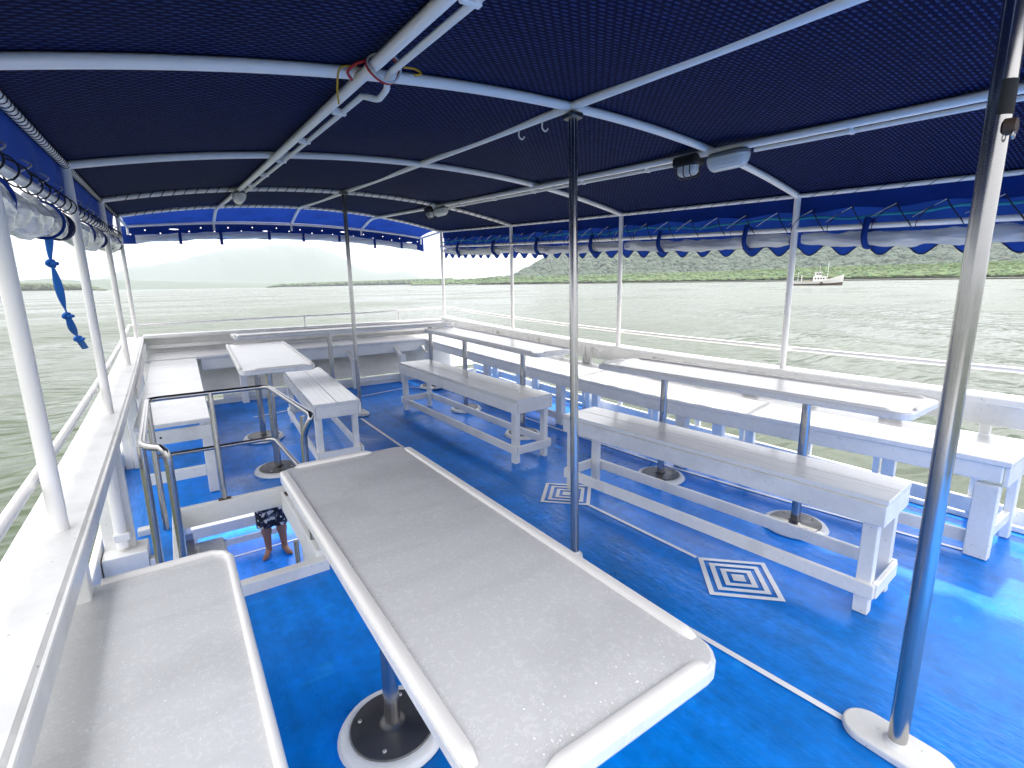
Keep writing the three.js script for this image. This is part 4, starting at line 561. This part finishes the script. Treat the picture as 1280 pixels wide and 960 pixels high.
// ---------------------------------------------------------------- person on the lower deck, seen from the knees down
{
  const base = V(0.78, LOW, -6.74), skin = new THREE.MeshPhysicalMaterial({ color: C(0.30, 0.145, 0.085), roughness: 0.6 }), root = thing('person', 'barefoot person in dark floral shorts standing on the lower deck below the hatch', 'person', [base.x, base.y, base.z]);
  const cap = (p, a, b, ra, rb) => { const ba = b.clone().sub(a), pa = p.clone().sub(a), h = cl(pa.dot(ba) / ba.lengthSq()); return pa.sub(ba.multiplyScalar(h)).length() - (ra + (rb - ra) * h); };
  const smin = (a, b, k) => { const h = Math.max(k - Math.abs(a - b), 0) / k; return Math.min(a, b) - h * h * k * 0.25; };
  function mc(bones, center, size, res, k) { const M = new MarchingCubes(res, skin, false, false, 200000), p = V(0, 0, 0), f = M.field, hf = res / 2; M.isolation = 0; for (let z = 0; z < res; z++) for (let y = 0; y < res; y++) for (let x = 0; x < res; x++) { p.set((x - hf) / hf * size + center.x, (y - hf) / hf * size + center.y, (z - hf) / hf * size + center.z); let d = 9; for (const [a, b, ra, rb] of bones) { const L = cap(p, a, b, ra, rb); d = L > d + k * 2 ? d : smin(d, L, k); } f[x + y * res + z * res * res] = -d; } M.update(); const c = M.count, pos = new Float32Array(M.positionArray.slice(0, c * 3)), nor = new Float32Array(M.normalArray.slice(0, c * 3)); for (let i = 0; i < pos.length; i += 3) { pos[i] = pos[i] * size + center.x; pos[i + 1] = pos[i + 1] * size + center.y; pos[i + 2] = pos[i + 2] * size + center.z; } const g = new THREE.BufferGeometry(); g.setAttribute('position', new THREE.BufferAttribute(pos, 3)); g.setAttribute('normal', new THREE.BufferAttribute(nor, 3)); return g; }
  const hipL = V(-0.09, 0.86, 0), hipR = V(0.09, 0.86, 0), kL = V(-0.085, 0.46, 0.035), kR = V(0.095, 0.46, 0.03), aL = V(-0.075, 0.085, 0.0), aR = V(0.11, 0.085, 0.03);
  const hands = [[V(-0.27, 0.80, 0.06), -1], [V(0.27, 0.80, 0.06), 1]], bones = [[hipL, kL, 0.085, 0.058], [hipR, kR, 0.085, 0.058], [kL, V(-0.08, 0.32, -0.005), 0.055, 0.058], [kR, V(0.10, 0.32, 0.01), 0.055, 0.058], [V(-0.08, 0.32, -0.005), aL, 0.056, 0.036], [V(0.10, 0.32, 0.01), aR, 0.056, 0.036],
    [V(-0.07, 0.04, -0.025), V(-0.135, 0.030, 0.135), 0.036, 0.030], [V(0.105, 0.04, 0.0), V(0.135, 0.030, 0.165), 0.036, 0.030], [V(-0.12, 0.024, 0.12), V(-0.165, 0.018, 0.175), 0.024, 0.017], [V(0.13, 0.024, 0.15), V(0.16, 0.018, 0.205), 0.024, 0.017],
    [V(-0.06, 0.90, 0), V(0.06, 0.90, 0), 0.11, 0.11], [V(0, 0.92, 0), V(0, 1.2, 0), 0.12, 0.135], [V(-0.10, 1.28, 0), V(0.10, 1.28, 0), 0.10, 0.10], [V(0, 1.32, 0), V(0, 1.45, 0.01), 0.055, 0.052], [V(-0.17, 1.30, 0), V(-0.24, 1.05, -0.01), 0.055, 0.042], [V(0.17, 1.30, 0), V(0.24, 1.05, -0.01), 0.055, 0.042], [V(-0.24, 1.05, -0.01), V(-0.265, 0.84, 0.05), 0.040, 0.028], [V(0.24, 1.05, -0.01), V(0.265, 0.84, 0.05), 0.040, 0.028]];
  const head = [[V(0, 1.545, 0.0), V(0, 1.56, 0.01), 0.088, 0.092], [V(0, 1.46, 0.03), V(0, 1.49, 0.035), 0.052, 0.06], [V(0, 1.40, 0.0), V(0, 1.5, 0.0), 0.052, 0.05], [V(0, 1.535, 0.10), V(0, 1.51, 0.115), 0.010, 0.014], [V(-0.088, 1.54, 0), V(-0.092, 1.52, 0), 0.016, 0.012], [V(0.088, 1.54, 0), V(0.092, 1.52, 0), 0.016, 0.012], [V(-0.02, 1.475, 0.088), V(0.02, 1.475, 0.088), 0.009, 0.009]];
  const geos = [mc(bones, V(0, 0.74, 0.03), 0.80, 110, 0.03), mc(head, V(0, 1.5, 0.01), 0.16, 48, 0.02)];
  for (const [w, s] of hands) { const b = [[w.clone().add(V(0, 0.05, -0.012)), w.clone().add(V(0, -0.06, 0.01)), 0.025, 0.030]]; for (let k = 0; k < 4; k++) { const x = (k - 1.5) * 0.003 * s, z = 0.03 - k * 0.019, l = [0.03, 0.036, 0.033, 0.025][k], p0 = w.clone().add(V(x, -0.075, z)), p1 = p0.clone().add(V(-0.006 * s, -l, 0.004)), p2 = p1.clone().add(V(-0.014 * s, -l * 0.8, 0.003)); b.push([p0, p1, 0.0085, 0.008], [p1, p2, 0.008, 0.0065]); } const t0 = w.clone().add(V(-0.01 * s, -0.03, 0.028)), t1 = t0.clone().add(V(-0.012 * s, -0.03, 0.026)); b.push([t0, t1, 0.011, 0.009], [t1, t1.clone().add(V(-0.006 * s, -0.026, 0.006)), 0.009, 0.007]); geos.push(mc(b, w.clone().add(V(0, -0.05, 0)), 0.13, 48, 0.006)); }
  part('body', mergeGeometries(geos), skin, root);
  const floral = tex(256, 256, (u, v) => { const a = fbm(u, v, 9, 9, 3, 401), b = fbm(u, v, 14, 14, 2, 402); return a > 0.58 ? [0.82, 0.80, 0.72] : b > 0.62 ? [0.28, 0.30, 0.38] : [0.05, 0.06, 0.13]; }, { srgb: true }); floral.repeat.set(2.6, 2.6);
  const sg = mc([[V(-0.09, 0.86, 0), V(-0.085, 0.42, 0.03), 0.108, 0.105], [V(0.09, 0.86, 0), V(0.085, 0.42, 0.03), 0.108, 0.105], [V(-0.06, 0.92, 0), V(0.06, 0.92, 0), 0.125, 0.125]], V(0, 0.74, 0.02), 0.45, 72, 0.02), sp = sg.attributes.position; for (let i = 0; i < sp.count; i++) if (sp.getY(i) < 0.40) sp.setY(i, 0.40 + (sp.getY(i) - 0.40) * 0.05);
  sg.userData.keepNormals = true; part('shorts', mUV(sg), new THREE.MeshStandardMaterial({ color: 0xffffff, map: floral, roughness: 0.85 }), root);
  part('shirt', mc([[V(-0.05, 0.98, 0), V(0.05, 0.98, 0), 0.13, 0.13], [V(0, 1.0, 0), V(0, 1.2, 0), 0.14, 0.15], [V(-0.12, 1.29, 0), V(0.12, 1.29, 0), 0.105, 0.105], [V(-0.18, 1.29, 0), V(-0.225, 1.12, -0.005), 0.068, 0.062], [V(0.18, 1.29, 0), V(0.225, 1.12, -0.005), 0.068, 0.062]], V(0, 1.13, 0), 0.36, 64, 0.03), new THREE.MeshStandardMaterial({ color: C(0.62, 0.62, 0.60), roughness: 0.9 }), root);
  part('hair', mc([[V(0, 1.585, -0.02), V(0, 1.60, 0.02), 0.088, 0.082], [V(0, 1.54, -0.045), V(0, 1.50, -0.05), 0.065, 0.05]], V(0, 1.56, -0.01), 0.16, 40, 0.02), new THREE.MeshStandardMaterial({ color: C(0.012, 0.01, 0.009), roughness: 0.6 }), root);
  for (const s of [-1, 1]) part('eye', new THREE.SphereGeometry(0.011, 10, 8).translate(s * 0.033, 1.548, 0.088), bulb, root);
}

// rain drops on the nearest tops
function drops(label, n, seed, fx, y) {
  const R = rng(seed), g = new THREE.SphereGeometry(1, 8, 5, 0, 6.2832, 0, 1.5708), m = new THREE.MeshPhysicalMaterial({ color: C(0.93, 0.93, 0.93), roughness: 0.08, ior: 1.33 }), im = new THREE.InstancedMesh(g, m, n), M = new THREE.Matrix4();
  for (let k = 0; k < n; k++) { const [x, z] = fx(R), r = 0.0008 + 0.0016 * Math.pow(R(), 3); M.makeScale(r * (0.8 + 0.6 * R()), r * 0.5, r * (0.8 + 0.8 * R())).setPosition(x, y, z); im.setMatrixAt(k, M); }
  im.name = numbered('water_drops'); im.userData = { kind: 'stuff', label, category: 'water drops' }; scene.add(im);
}
drops('rain drops scattered on the bench beside the port gunwale', 240, 71, R => [-0.27 + 0.28 * R(), -1.75 + 1.1 * R()], SEAT - 0.0102);
drops('rain drops gathered at the rim of the big table', 180, 73, R => R() < 0.45 ? [0.275 + 0.09 * R() * R(), -1.75 + 1.2 * R()] : [0.29 + 0.38 * R(), -0.45 - 0.14 * R() * R()], 0.7702);

renderer.render(scene, camera);
